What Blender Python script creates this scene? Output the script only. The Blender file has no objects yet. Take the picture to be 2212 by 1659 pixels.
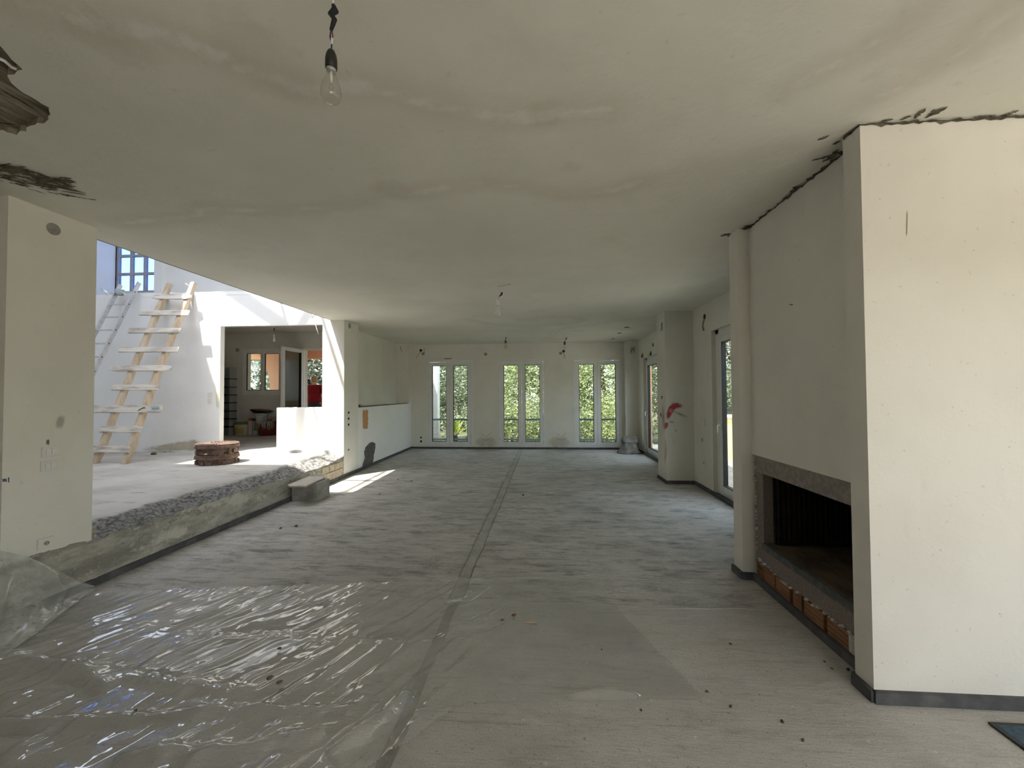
import bpy, bmesh, math, random
import numpy as np
from math import radians, sin, cos, pi
from mathutils import Vector, Matrix
from mathutils.geometry import delaunay_2d_cdt
random.seed(7); RNG = np.random.default_rng(7)
scene = bpy.context.scene
COL = scene.collection

# ------------------------------------------------------------------ camera
F = 861.8
def rotm(p, y, r):
    c, s = cos(r), sin(r); R = np.array([[c,0,s],[0,1,0],[-s,0,c]])
    c, s = cos(p), sin(p); P = np.array([[1,0,0],[0,c,-s],[0,s,c]])
    c, s = cos(y), sin(y); Y = np.array([[c,-s,0],[s,c,0],[0,0,1]])
    return Y @ P @ R
CM = rotm(radians(1.286), radians(4.107), radians(.294)); CP = np.array([0, 0, 1.5])
cam = bpy.data.cameras.new('camera'); cam.sensor_fit = 'HORIZONTAL'; cam.sensor_width = 36
cam.lens = F / 2212 * 36; cam.clip_start = .05; cam.clip_end = 300
co = bpy.data.objects.new('camera', cam); COL.objects.link(co)
mw = Matrix.Identity(4)
for i in range(3):
    mw[i][0] = CM[i, 0]; mw[i][1] = CM[i, 2]; mw[i][2] = -CM[i, 1]; mw[i][3] = CP[i]
co.matrix_world = mw; scene.camera = co

# ------------------------------------------------------------------ light
SUN = Vector((.85, 1.0, -2.6)).normalized()          # direction the sunlight travels
sl = bpy.data.lights.new('sun', 'SUN'); sl.energy = 3.4; sl.angle = radians(.9); sl.color = (1, .955, .88)
so = bpy.data.objects.new('sun', sl); COL.objects.link(so)
so.rotation_euler = SUN.to_track_quat('-Z', 'Y').to_euler(); so.location = (-4, -5, 14)
w = bpy.data.worlds.new('sky'); scene.world = w; w.use_nodes = True
nt = w.node_tree; nt.nodes.clear()
sky = nt.nodes.new('ShaderNodeTexSky'); sky.sky_type = 'NISHITA'; sky.sun_disc = False
sky.sun_elevation = radians(63); sky.sun_rotation = math.atan2(-SUN.x, -SUN.y)
sky.air_density = 1.0; sky.dust_density = 1.0; sky.ozone_density = 1.5
bg = nt.nodes.new('ShaderNodeBackground'); bg.inputs[1].default_value = .28
ow = nt.nodes.new('ShaderNodeOutputWorld')
hs_ = nt.nodes.new('ShaderNodeHueSaturation'); hs_.inputs['Saturation'].default_value = .45
nt.links.new(sky.outputs[0], hs_.inputs['Color']); nt.links.new(hs_.outputs[0], bg.inputs[0]); nt.links.new(bg.outputs[0], ow.inputs[0])
vs = scene.view_settings; vs.view_transform = 'Standard'; vs.look = 'None'; vs.gamma = 1
vs.use_curve_mapping = False; vs.exposure = 2.32
scene.cycles.max_bounces = 8; scene.cycles.diffuse_bounces = 5; scene.cycles.caustics_reflective = False; scene.cycles.caustics_refractive = False; scene.cycles.transparent_max_bounces = 14
scene.cycles.use_adaptive_sampling = True; scene.cycles.adaptive_threshold = .05
scene.cycles.glossy_bounces = 3; scene.cycles.use_denoising = True
scene.cycles.sample_clamp_indirect = 8

# ------------------------------------------------------------------ helpers
def ray(x, y): return CM @ np.array([(x-1106)/F, 1, (829.5-y)/F])
def onz(x, y, z): d = ray(x, y); return Vector(CP + d*(z-1.5)/d[2])
def ony(x, y, Y): d = ray(x, y); return Vector(CP + d*Y/d[1])
def onx(x, y, X): d = ray(x, y); return Vector(CP + d*X/d[0])

class MB:
    def __init__(s): s.v = []; s.f = []
    def add(s, vs, fs):
        n = len(s.v); s.v += [tuple(v) for v in vs]; s.f += [tuple(i+n for i in f) for f in fs]; return s
    def box(s, x0, x1, y0, y1, z0, z1):
        return s.add([(x0,y0,z0),(x1,y0,z0),(x1,y1,z0),(x0,y1,z0),(x0,y0,z1),(x1,y0,z1),(x1,y1,z1),(x0,y1,z1)],
            [(3,2,1,0),(4,5,6,7),(0,1,5,4),(1,2,6,5),(2,3,7,6),(3,0,4,7)])
    def prism(s, poly, z0, z1, axis='z'):
        n = len(poly)
        def P(a, b, h): return {'z':(a,b,h),'y':(a,h,b),'x':(h,a,b)}[axis]
        return s.add([P(a,b,z0) for a,b in poly]+[P(a,b,z1) for a,b in poly],
            [tuple(range(n))[::-1], tuple(range(n,2*n))]+[(i,(i+1)%n,(i+1)%n+n,i+n) for i in range(n)])
    def obar(s, a, b, w, h, up=(0,0,1)):        # bar from a to b, section w x h (h along up)
        a, b = Vector(a), Vector(b); d = (b-a).normalized(); u = Vector(up)
        r = d.cross(u).normalized(); u = r.cross(d).normalized(); r *= w/2; u *= h/2
        return s.add([a-r-u,a+r-u,a+r+u,a-r+u,b-r-u,b+r-u,b+r+u,b-r+u],
            [(3,2,1,0),(4,5,6,7),(0,1,5,4),(1,2,6,5),(2,3,7,6),(3,0,4,7)])
    def lathe(s, prof, n=24, c=(0,0,0), axis=None, ring=False):   # prof = [(r,z)...]
        q = Vector((0,0,1)).rotation_difference(Vector(axis)) if axis else None
        vs = []
        for r, z in prof:
            for k in range(n):
                v = Vector((r*cos(2*pi*k/n), r*sin(2*pi*k/n), z))
                if q: v = q @ v
                vs.append(v+Vector(c))
        m = len(prof); fs = []
        for i in range(m-1):
            for k in range(n): fs.append((i*n+k, i*n+(k+1)%n, (i+1)*n+(k+1)%n, (i+1)*n+k))
        if ring:
            for k in range(n): fs.append(((m-1)*n+k, (m-1)*n+(k+1)%n, (k+1)%n, k))
        else: fs.append(tuple(range(n))[::-1]); fs.append(tuple(range((m-1)*n, m*n)))
        return s.add(vs, fs)
    def tube(s, pts, r, n=8):
        pts = [Vector(p) for p in pts]; vs = []; fs = []; u = None
        for i, p in enumerate(pts):
            d = (pts[min(i+1,len(pts)-1)]-pts[max(i-1,0)]).normalized()
            if u is None: u = d.orthogonal().normalized()
            u = (u-d*u.dot(d)); u = u.normalized() if u.length > 1e-6 else d.orthogonal().normalized()
            v = d.cross(u); rr = r[i] if isinstance(r, (list, tuple)) else r
            for k in range(n): vs.append(p+(u*cos(2*pi*k/n)+v*sin(2*pi*k/n))*rr)
        for i in range(len(pts)-1):
            for k in range(n): fs.append((i*n+k, i*n+(k+1)%n, (i+1)*n+(k+1)%n, (i+1)*n+k))
        fs.append(tuple(range(n))[::-1]); fs.append(tuple(range((len(pts)-1)*n, len(pts)*n)))
        return s.add(vs, fs)
    def build(s, name, mat, parent=None, smooth=False, bevel=0, off=None):
        me = bpy.data.meshes.new(name)
        vv = s.v if off is None else [(x-off[0], y-off[1], z-off[2]) for x, y, z in s.v]
        me.from_pydata(vv, [], s.f); me.update()
        return mesh_obj(name, me, mat, parent, smooth, bevel)

def mesh_obj(name, me, mat, parent=None, smooth=False, bevel=0):
    if mat and not me.materials: me.materials.append(mat)
    if smooth: me.polygons.foreach_set('use_smooth', [True]*len(me.polygons))
    o = bpy.data.objects.new(name, me); COL.objects.link(o)
    if parent: o.parent = parent
    if bevel:
        b = o.modifiers.new('bevel', 'BEVEL'); b.width = bevel; b.segments = 2; b.limit_method = 'ANGLE'
    return o
def tag(o, label, cat, group=None):
    o['label'] = label; o['category'] = cat
    if group: o['group'] = group
    return o
def struct(o, label=None):
    o['kind'] = 'structure'
    if label: o['label'] = label
    return o
def empty(name, loc=(0,0,0), rz=0):
    o = bpy.data.objects.new(name, None); COL.objects.link(o); o.location = loc; o.rotation_euler = (0,0,rz)
    o.empty_display_size = .1; return o
def thing(name, label, cat, loc=(0,0,0), rz=0, group=None):
    return tag(empty(name, loc, rz), label, cat, group)
def copy_tree(o, parent=None):
    c = o.copy(); COL.objects.link(c); c.parent = parent
    for ch in list(o.children): copy_tree(ch, c)
    return c
def grid_obj(name, P, mat, parent=None, smooth=True, attrs=None):     # P: (n,m,3)
    n, m = P.shape[:2]; me = bpy.data.meshes.new(name)
    idx = np.arange(n*m).reshape(n, m)
    q = np.stack([idx[:-1,:-1], idx[1:,:-1], idx[1:,1:], idx[:-1,1:]], -1).reshape(-1, 4)
    me.vertices.add(n*m); me.vertices.foreach_set('co', P.reshape(-1))
    me.loops.add(q.size); me.loops.foreach_set('vertex_index', q.reshape(-1).astype(np.int32))
    me.polygons.add(len(q)); me.polygons.foreach_set('loop_start', np.arange(0, q.size, 4, dtype=np.int32))
    me.polygons.foreach_set('loop_total', np.full(len(q), 4, np.int32))
    me.update(calc_edges=True)
    for k, a in (attrs or {}).items():
        at = me.attributes.new(k, 'FLOAT', 'POINT'); at.data.foreach_set('value', np.ascontiguousarray(a, np.float32).reshape(-1))
    return mesh_obj(name, me, mat, parent, smooth)

def vnoise(x, y, seed=0):                         # smooth value noise, numpy
    r = np.random.default_rng(seed); T = r.random((64, 64))
    xi = np.floor(x).astype(int); yi = np.floor(y).astype(int); fx = x-xi; fy = y-yi
    fx = fx*fx*(3-2*fx); fy = fy*fy*(3-2*fy)
    g = lambda a, b: T[a % 64, b % 64]
    return (g(xi,yi)*(1-fx)+g(xi+1,yi)*fx)*(1-fy)+(g(xi,yi+1)*(1-fx)+g(xi+1,yi+1)*fx)*fy
def fbm(x, y, seed=0, o=4):
    s = 0; a = .5
    for k in range(o): s = s+a*vnoise(x*2**k+13*k, y*2**k+7*k, seed+k); a *= .5
    return s
def sstep(a, b, x):
    t = np.clip((x-a)/(b-a), 0, 1); return t*t*(3-2*t)
def polydist(X, Y, pts):
    D = np.full(np.shape(X), 9.0)
    for (ax, ay), (bx, by) in zip(pts[:-1], pts[1:]):
        dx, dy = bx-ax, by-ay; t = np.clip(((X-ax)*dx+(Y-ay)*dy)/(dx*dx+dy*dy+1e-12), 0, 1)
        D = np.minimum(D, np.hypot(X-ax-t*dx, Y-ay-t*dy))
    return D

# ------------------------------------------------------------------ materials
MATS = {}
class NB:
    def __init__(s, name):
        s.m = bpy.data.materials.new(name); s.m.use_nodes = True; s.t = s.m.node_tree; s.t.nodes.clear()
        s.out = s.n('ShaderNodeOutputMaterial'); s.tc = s.n('ShaderNodeTexCoord')
    def n(s, t, **k):
        o = s.t.nodes.new(t)
        for a, b in k.items(): setattr(o, a, b)
        return o
    def l(s, a, b): s.t.links.new(a, b)
    def val(s, sock, v):
        if hasattr(v, 'is_output'): s.l(v, sock)
        else: sock.default_value = v
    def mapp(s, scale=(1,1,1), rot=(0,0,0)):
        m = s.n('ShaderNodeMapping'); m.inputs['Scale'].default_value = scale; m.inputs['Rotation'].default_value = rot
        s.l(s.tc.outputs['Object'], m.inputs[0]); return m.outputs[0]
    def noise(s, scale, detail=6, rough=.6, vec=None, dist=0):
        o = s.n('ShaderNodeTexNoise'); o.inputs['Scale'].default_value = scale; o.inputs['Detail'].default_value = detail
        o.inputs['Roughness'].default_value = rough; o.inputs['Distortion'].default_value = dist
        s.l(vec if vec is not None else s.tc.outputs['Object'], o.inputs['Vector']); return o.outputs['Fac']
    def ramp(s, fac, a, b):
        o = s.n('ShaderNodeMapRange'); o.interpolation_type = 'SMOOTHSTEP'
        s.l(fac, o.inputs[0]); o.inputs[1].default_value = a; o.inputs[2].default_value = b; return o.outputs[0]
    def mix(s, fac, a, b):
        o = s.n('ShaderNodeMix', data_type='RGBA'); s.val(o.inputs[0], fac)
        s.val(o.inputs[6], a if not isinstance(a, tuple) else (*a[:3], 1)); s.val(o.inputs[7], b if not isinstance(b, tuple) else (*b[:3], 1))
        return o.outputs[2]
    def math(s, op, a, b=0.0):
        o = s.n('ShaderNodeMath', operation=op); s.val(o.inputs[0], a); s.val(o.inputs[1], b); return o.outputs[0]
    def attr(s, name): o = s.n('ShaderNodeAttribute', attribute_name=name); return o.outputs['Fac']
    def bump(s, h, strength, dist=.01, prev=None):
        o = s.n('ShaderNodeBump'); o.inputs['Strength'].default_value = strength; o.inputs['Distance'].default_value = dist
        s.l(h, o.inputs['Height'])
        if prev is not None: s.l(prev, o.inputs['Normal'])
        return o.outputs[0]
    def schlick(s, f0=.04, f1=.96):
        lw = s.n('ShaderNodeLayerWeight'); lw.inputs[0].default_value = .5
        return s.math('ADD', f0, s.math('MULTIPLY', s.math('POWER', lw.outputs['Facing'], 5.0), f1))
    def bsdf(s, color, rough=.8, normal=None, metal=0, spec=.3):
        p = s.n('ShaderNodeBsdfPrincipled'); s.val(p.inputs['Base Color'], (*color[:3], 1) if isinstance(color, tuple) else color)
        s.val(p.inputs['Roughness'], rough); p.inputs['Metallic'].default_value = metal; p.inputs['Specular IOR Level'].default_value = spec
        if normal is not None: s.l(normal, p.inputs['Normal'])
        s.l(p.outputs[0], s.out.inputs[0]); return p
def mat(name, a, b=None, scale=8, lo=.35, hi=.65, rough=.8, metal=0, spec=.3, bump=0, bscale=60, bdist=.004, stretch=(1,1,1), rot=(0,0,0), detail=6):
    if name in MATS: return MATS[name]
    k = NB(name); vec = k.mapp(stretch, rot)
    c = a
    if b: c = k.mix(k.ramp(k.noise(scale, detail, .6, vec), lo, hi), a, b)
    nrm = k.bump(k.noise(bscale, 4, .6, vec), bump, bdist) if bump else None
    k.bsdf(c, rough, nrm, metal, spec); MATS[name] = k.m; return k.m

def m_plaster(name='plaster', a=(.80,.778,.70), b=(.745,.718,.64), dirt=(.56,.52,.43), amount=.35, bump=.35):
    k = NB(name)
    c = k.mix(k.ramp(k.noise(1.3, 3), .35, .7), a, b)
    d = k.ramp(k.noise(3.0, 5, .7, k.mapp((1,1,.35))), .60, .80)
    c = k.mix(k.math('MULTIPLY', d, amount), c, dirt)
    sp = k.ramp(k.noise(42, 1, .5), .745, .78); c = k.mix(k.math('MULTIPLY', sp, .2), c, (.28,.25,.2))
    n2 = k.bump(k.noise(14, 4, .75), bump*.6, .012)
    k.bsdf(c, .88, n2, spec=.2); return k.m
PLASTER = m_plaster()
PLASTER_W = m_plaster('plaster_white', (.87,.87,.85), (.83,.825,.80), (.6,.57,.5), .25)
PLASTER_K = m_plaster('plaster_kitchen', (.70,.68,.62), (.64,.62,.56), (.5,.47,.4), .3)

def m_ceiling():
    k = NB('ceiling_plaster')
    c = k.mix(k.ramp(k.noise(.9, 3), .35, .68), (.80,.78,.69), (.735,.72,.625))
    c = k.mix(k.math('MULTIPLY', k.ramp(k.noise(2.2, 4, .7), .55, .75), .35), c, (.66,.63,.55))
    d = k.math('ADD', k.attr('dist'), k.math('MULTIPLY', k.math('SUBTRACT', k.noise(7, 5, .7), .5), .14))
    d = k.math('ADD', d, k.math('MULTIPLY', k.math('SUBTRACT', k.noise(1.7, 2, .6), .5), .12))
    pale = k.math('SUBTRACT', 1.0, k.ramp(k.math('ABSOLUTE', d), .0, .045))
    c = k.mix(k.math('MULTIPLY', pale, .55), c, (.88,.87,.82))
    halo = k.math('MULTIPLY', k.ramp(d, -.03, .03), k.math('SUBTRACT', 1.0, k.ramp(d, .03, .17)))
    c = k.mix(k.math('MULTIPLY', halo, .38), c, (.62,.585,.48))
    b = k.ramp(k.math('ADD', k.attr('blot'), k.math('MULTIPLY', k.math('SUBTRACT', k.noise(14, 4, .7), .5), .7)), .45, .75)
    c = k.mix(k.math('MULTIPLY', b, .22), c, (.50,.46,.36))
    sp = k.ramp(k.noise(22, 1, .5), .74, .77); c = k.mix(k.math('MULTIPLY', sp, .10), c, (.3,.27,.2))
    n3 = k.bump(k.noise(5, 4, .66), .35, .02)
    k.bsdf(c, .9, n3, spec=.15); return k.m
CEIL = m_ceiling()

def m_floor(name, a, b, dark, pale, streak_rot, amount):
    k = NB(name); M = lambda f, w: k.math('MULTIPLY', f, w)
    v = k.mapp((.55, 3.2, 1), (0,0,streak_rot))
    c = k.mix(k.ramp(k.noise(1.1, 6, .6), .35, .68), a, b)
    c = k.mix(M(k.ramp(k.noise(3.6, 8, .8, k.mapp((.8,2.0,1),(0,0,streak_rot)), .3), .44, .66), amount*.75), c, dark)
    st = k.noise(2.6, 8, .76, v, .5); c = k.mix(M(k.ramp(st, .53, .66), amount), c, dark)
    c = k.mix(M(k.ramp(k.noise(1.7, 6, .75, k.mapp((.7, 2.2, 1), (0,0,streak_rot+.3))), .56, .70), .75), c, pale)
    sc = k.noise(8, 5, .75, k.mapp((.22, 4.4, 1), (0,0,streak_rot+.10)), .7); c = k.mix(M(k.ramp(sc, .58, .66), amount*.9), c, tuple(q*.7 for q in dark))
    sc2 = k.noise(6, 5, .75, k.mapp((.25, 4.0, 1), (0,0,streak_rot-.55)), .6); c = k.mix(M(k.ramp(sc2, .62, .68), amount*.7), c, pale)
    gr = k.noise(140, 1, .6); c = k.mix(M(k.ramp(gr, .5, .72), .28), c, (.10,.095,.085))
    sp = k.ramp(k.noise(48, 1, .5), .70, .73); c = k.mix(M(sp, .4), c, (.09,.08,.07))
    sp2 = k.ramp(k.noise(38, 1, .5, k.mapp((1,1,1),(0,0,1.0))), .735, .755); c = k.mix(M(sp2, .6), c, (.72,.70,.66))
    n1 = k.bump(k.noise(9, 5, .8, k.mapp((.5, 2.6, 1), (0,0,streak_rot))), .5*min(1, amount+.15), .02)
    k.bsdf(c, k.math('ADD', k.math('MULTIPLY', k.noise(5, 5), .25), .55), n1, spec=.3); return k.m
FLOOR_FAR = m_floor('screed_rough', (.58,.555,.51), (.47,.45,.415), (.18,.168,.15), (.70,.68,.645), .22, .85)
FLOOR_NEAR = m_floor('screed_smooth', (.54,.52,.48), (.46,.442,.41), (.29,.278,.255), (.64,.625,.59), .1, .42)

def m_platform():
    k = NB('platform_concrete')
    c = k.mix(k.ramp(k.noise(1.5, 7), .35, .68), (.56,.54,.50), (.44,.42,.385))
    s = k.ramp(k.noise(3.4, 9, .72, k.mapp((.6, 3, 1), (0,0,.2)), .5), .54, .66); c = k.mix(k.math('MULTIPLY', s, .65), c, (.24,.22,.19))
    r = k.attr('rough'); v = k.noise(26, 6, .75)
    c = k.mix(r, c, k.mix(k.ramp(v, .38, .62), (.09,.088,.082), (.34,.33,.31)))
    h = k.math('ADD', k.math('MULTIPLY', k.noise(30, 5), .5), k.math('MULTIPLY', k.math('MULTIPLY', v, r), 3))
    k.bsdf(c, .85, k.bump(h, .5, .012), spec=.2); return k.m
PLAT = m_platform()
def m_stepface():
    k = NB('step_face_concrete')
    c = k.mix(k.ramp(k.noise(3.2, 8, .7, k.mapp((1,.5,2.2))), .38, .62), (.47,.44,.375), (.25,.235,.20))
    c = k.mix(k.ramp(k.noise(1.6, 8, .75, k.mapp((1,1.1,1.8))), .54, .62), c, (.60,.57,.50))
    c = k.mix(k.ramp(k.noise(11, 10, .8), .56, .68), c, (.15,.13,.105))
    c = k.mix(k.ramp(k.noise(45, 4, .7), .60, .70), c, (.62,.60,.54))
    k.bsdf(c, .9, k.bump(k.noise(14, 8, .7), .6, .012), spec=.2); return k.m
STEPF = m_stepface()
DARKBASE = mat('dark_grey_base', (.075,.075,.078), (.13,.13,.128), 7, .4, .7, .75, bump=.3, bscale=40)
CONC = mat('concrete', (.36,.345,.31), (.24,.23,.205), 7, .35, .65, .9, bump=.5, bscale=45)
CEMENT = mat('cement_patch', (.17,.165,.155), (.11,.105,.10), 14, .35, .65, .92, bump=.6, bscale=50)
HOLECONC = mat('exposed_slab', (.40,.35,.27), (.20,.165,.115), 5, .35, .62, .92, bump=.9, bscale=9, bdist=.03, stretch=(5,1,1), rot=(0,0,-.65))
TORN = mat('torn_dark', (.085,.068,.042), (.20,.165,.11), 25, .4, .7, .95, bump=.5)
WHITE_PVC = mat('white_pvc', (.80,.80,.79), (.74,.74,.72), 5, rough=.35, spec=.5)
GASKET = mat('black_gasket', (.02,.02,.02), rough=.6)
GREYMETAL = mat('blue_grey_metal', (.16,.20,.23), (.21,.25,.27), 9, rough=.5, spec=.5)
ALU = mat('aluminium', (.66,.67,.68), (.55,.56,.57), 12, rough=.38, metal=.75, spec=.5)
WOOD = mat('rough_timber', (.60,.49,.36), (.40,.31,.22), 3.5, .35, .7, .85, bump=.5, bscale=22, stretch=(3,3,.35))
WOODP = mat('paint_splashed_timber', (.66,.61,.53), (.38,.345,.30), 5, .40, .68, .9, bump=.4, bscale=30, stretch=(.6,3,3))
RUST = mat('rusty_cast_iron', (.13,.085,.065), (.24,.165,.13), 14, .35, .7, .82, metal=.25, bump=.6, bscale=60)
SALMON = mat('salmon_render', (.72,.43,.29), (.68,.40,.27), 4, rough=.9, bump=.3, bscale=120)
CREAM_R = mat('ochre_render', (.80,.55,.26), (.76,.51,.24), 4, rough=.9, bump=.3, bscale=120)
WHITE_R = mat('white_render', (.78,.76,.74), (.74,.72,.70), 4, rough=.9)
BLACKP = mat('black_plastic', (.012,.012,.012), rough=.4, spec=.5)
WHITEP = mat('white_plastic', (.78,.77,.73), rough=.4, spec=.5)
SOOT = mat('sooty_iron', (.010,.009,.009), (.022,.020,.018), 18, rough=.75, metal=.2)
GRANITE = mat('pink_granite', (.26,.215,.19), (.19,.155,.14), 60, .38, .62, .8, bump=.3, bscale=90)
HEARTH = mat('hearth_slate', (.075,.08,.075), (.15,.155,.145), 22, .4, .72, .6, bump=.4)
HEARTHTOP = mat('hearth_dusty', (.15,.115,.07), (.06,.045,.03), 9, .35, .65, .9, bump=.5, bscale=30, stretch=(1,.4,1))
BRICK = mat('terracotta', (.34,.18,.10), (.24,.13,.075), 20, .35, .65, .9, bump=.5, bscale=40, stretch=(1,.3,3))
MORTAR = mat('mortar', (.62,.60,.56), (.45,.43,.39), 30, rough=.95, bump=.7)
LEAFS = []
def m_leaf(name, a, b, c3):
    k = NB(name); r = k.attr('rnd')
    c = k.mix(k.ramp(r, 0, .6), a, b); c = k.mix(k.ramp(r, .6, 1), c, c3)
    p = k.bsdf(c, .5, None, spec=.3); t = k.n('ShaderNodeBsdfTranslucent'); k.l(c, t.inputs[0])
    mx = k.n('ShaderNodeMixShader'); mx.inputs[0].default_value = .42
    k.l(p.outputs[0], mx.inputs[1]); k.l(t.outputs[0], mx.inputs[2]); k.l(mx.outputs[0], k.out.inputs[0]); return k.m
LEAF_A = m_leaf('leaf_olive', (.05,.07,.035), (.26,.30,.17), (.66,.69,.50))
LEAF_B = m_leaf('leaf_bright', (.06,.085,.03), (.34,.38,.17), (.74,.76,.46))
LEAF_C = m_leaf('leaf_grey', (.04,.055,.04), (.22,.25,.18), (.58,.61,.50))
LEAF_Y = m_leaf('leaf_yucca', (.12,.18,.02), (.30,.36,.05), (.45,.48,.12))
BARK = mat('bark', (.10,.075,.05), (.055,.04,.03), 12, rough=.95, bump=.6)
GRASS = mat('garden_ground', (.10,.12,.045), (.16,.13,.08), 2.5, rough=.95, bump=.5)
TERR = None
def m_tiles():
    k = NB('terrace_tiles'); b = k.n('ShaderNodeTexBrick'); k.l(k.mapp((1,1,1),(0,0,.785)), b.inputs[0])
    b.inputs['Scale'].default_value = 1; b.inputs['Brick Width'].default_value = .3; b.inputs['Row Height'].default_value = .3; b.offset = 0
    b.inputs['Mortar Size'].default_value = .006
    b.inputs['Color1'].default_value = (.75,.685,.58,1); b.inputs['Color2'].default_value = (.71,.645,.545,1); b.inputs['Mortar'].default_value = (.48,.41,.34,1)
    k.bsdf(b.outputs[0], .7); return k.m
TERR = m_tiles()
def m_glass(name, tint, f=1.0, rough=0):
    k = NB(name); t = k.n('ShaderNodeBsdfTransparent'); t.inputs[0].default_value = (*tint, 1)
    g = k.n('ShaderNodeBsdfGlossy'); g.inputs['Roughness'].default_value = rough
    mx = k.n('ShaderNodeMixShader'); k.l(k.math('MINIMUM', k.math('MULTIPLY', k.schlick(), f), 1.0), mx.inputs[0])
    k.l(t.outputs[0], mx.inputs[1]); k.l(g.outputs[0], mx.inputs[2]); k.l(mx.outputs[0], k.out.inputs[0]); return k.m
GLASS = m_glass('window_glass', (.86,.90,.88), 1.2)
BULBG = m_glass('bulb_glass', (.95,.95,.93), 1.6)
def m_film(name, milk, col, rough, f, opa):
    k = NB(name); t = k.n('ShaderNodeBsdfTransparent'); t.inputs[0].default_value = (1,1,1,1)
    d = k.n('ShaderNodeBsdfDiffuse'); d.inputs[0].default_value = (*col, 1)
    g = k.n('ShaderNodeBsdfGlossy'); g.inputs['Roughness'].default_value = rough
    m1 = k.n('ShaderNodeMixShader')
    k.l(k.math('ADD', milk, k.math('MULTIPLY', k.ramp(k.noise(3.0, 6), .45, .7), opa)), m1.inputs[0])
    k.l(t.outputs[0], m1.inputs[1]); k.l(d.outputs[0], m1.inputs[2])
    m2 = k.n('ShaderNodeMixShader'); k.l(k.math('MULTIPLY', k.schlick(.10, .30), f), m2.inputs[0])
    k.l(m1.outputs[0], m2.inputs[1]); k.l(g.outputs[0], m2.inputs[2]); k.l(m2.outputs[0], k.out.inputs[0]); return k.m
FILM = m_film('clear_film', .18, (.84,.83,.80), .03, 1.7, .14)
FILM2 = m_film('milky_film', .30, (.66,.66,.64), .15, 1.0, .25)
def m_decal(name, col, soft=(.2,.8), strength=1.0, nscale=25, namp=.5):
    if name in MATS: return MATS[name]
    k = NB(name); MATS[name] = k.m; t = k.n('ShaderNodeBsdfTransparent'); d = k.n('ShaderNodeBsdfDiffuse'); d.inputs[0].default_value = (*col, 1)
    a = k.math('MULTIPLY', k.attr('a'), k.math('ADD', 1.0, k.math('MULTIPLY', k.math('SUBTRACT', k.noise(nscale, 6, .7), .5), namp*3)))
    mx = k.n('ShaderNodeMixShader'); k.l(k.math('MULTIPLY', k.ramp(a, *soft), strength), mx.inputs[0])
    k.l(t.outputs[0], mx.inputs[1]); k.l(d.outputs[0], mx.inputs[2]); k.l(mx.outputs[0], k.out.inputs[0]); return k.m
#==BODY==
# ================================================================== the shell
H = 2.836; XL = -3.533; YB = 10.72; YK = 6.95; ZU = .44; SE = -3.80; YKB = 10.2; KC = 3.15; LEDGE = 3.40
YN = 2.39                                            # near face of the short wall on the left

def decal(name, m, pts, width, normal, parent=None, off=.0015):
    pts = [Vector(p) for p in pts]; nrm = Vector(normal).normalized(); n = len(pts); K = 9
    P = np.zeros((n, K, 3)); A = np.zeros((n, K))
    for i, p in enumerate(pts):
        d = (pts[min(i+1,n-1)]-pts[max(i-1,0)]).normalized(); s = d.cross(nrm).normalized()
        wd = width[i] if isinstance(width, (list, tuple)) else width
        for j in range(K):
            t = j/(K-1)*2-1; P[i, j] = p+s*t*wd+nrm*off
            A[i, j] = (1-t*t)*min(1, min(i, n-1-i)/(1.0 if n < 5 else 1.6))
    return grid_obj(name, P, m, parent, True, {'a': A})
def ragged(poly, amp, step, seed=0):
    r = random.Random(seed); out = []
    for (ax, ay), (bx, by) in zip(poly, poly[1:]+poly[:1]):
        n = max(1, int(math.hypot(bx-ax, by-ay)/step))
        for k in range(n):
            t = k/n; out.append((ax+(bx-ax)*t+r.uniform(-amp, amp), ay+(by-ay)*t+r.uniform(-amp, amp)))
    return out

def rline(pts, amp, step, seed=0):                  # ragged open line, ends kept
    r = random.Random(seed); out = []
    for (ax, ay), (bx, by) in zip(pts[:-1], pts[1:]):
        n = max(1, int(math.hypot(bx-ax, by-ay)/step))
        for k in range(n):
            t = k/n; j = 0 if (k == 0 and not out) else 1
            out.append((ax+(bx-ax)*t, ay+(by-ay)*t+j*r.uniform(-amp, amp)))
    return out+[pts[-1]]
def strip_wall(top, zlow, t0, t1, axis):             # wall whose top (or bottom) edge is a ragged line: quads, no concave n-gons
    b = MB(); n = len(top)
    def P(a, h, z): return (h, a, z) if axis == 'x' else (a, h, z)
    vs = [P(a, t0, z) for a, z in top]+[P(a, t0, zlow) for a, z in top]+[P(a, t1, z) for a, z in top]+[P(a, t1, zlow) for a, z in top]
    fs = []
    for i in range(n-1):
        fs += [(i, i+1, n+i+1, n+i), (2*n+i, 3*n+i, 3*n+i+1, 2*n+i+1), (i, 2*n+i, 2*n+i+1, i+1), (n+i, n+i+1, 3*n+i+1, 3*n+i)]
    fs += [(0, n, 3*n, 2*n), (n-1, 3*n-1, 4*n-1, 2*n-1)]
    return b.add(vs, fs)
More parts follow.
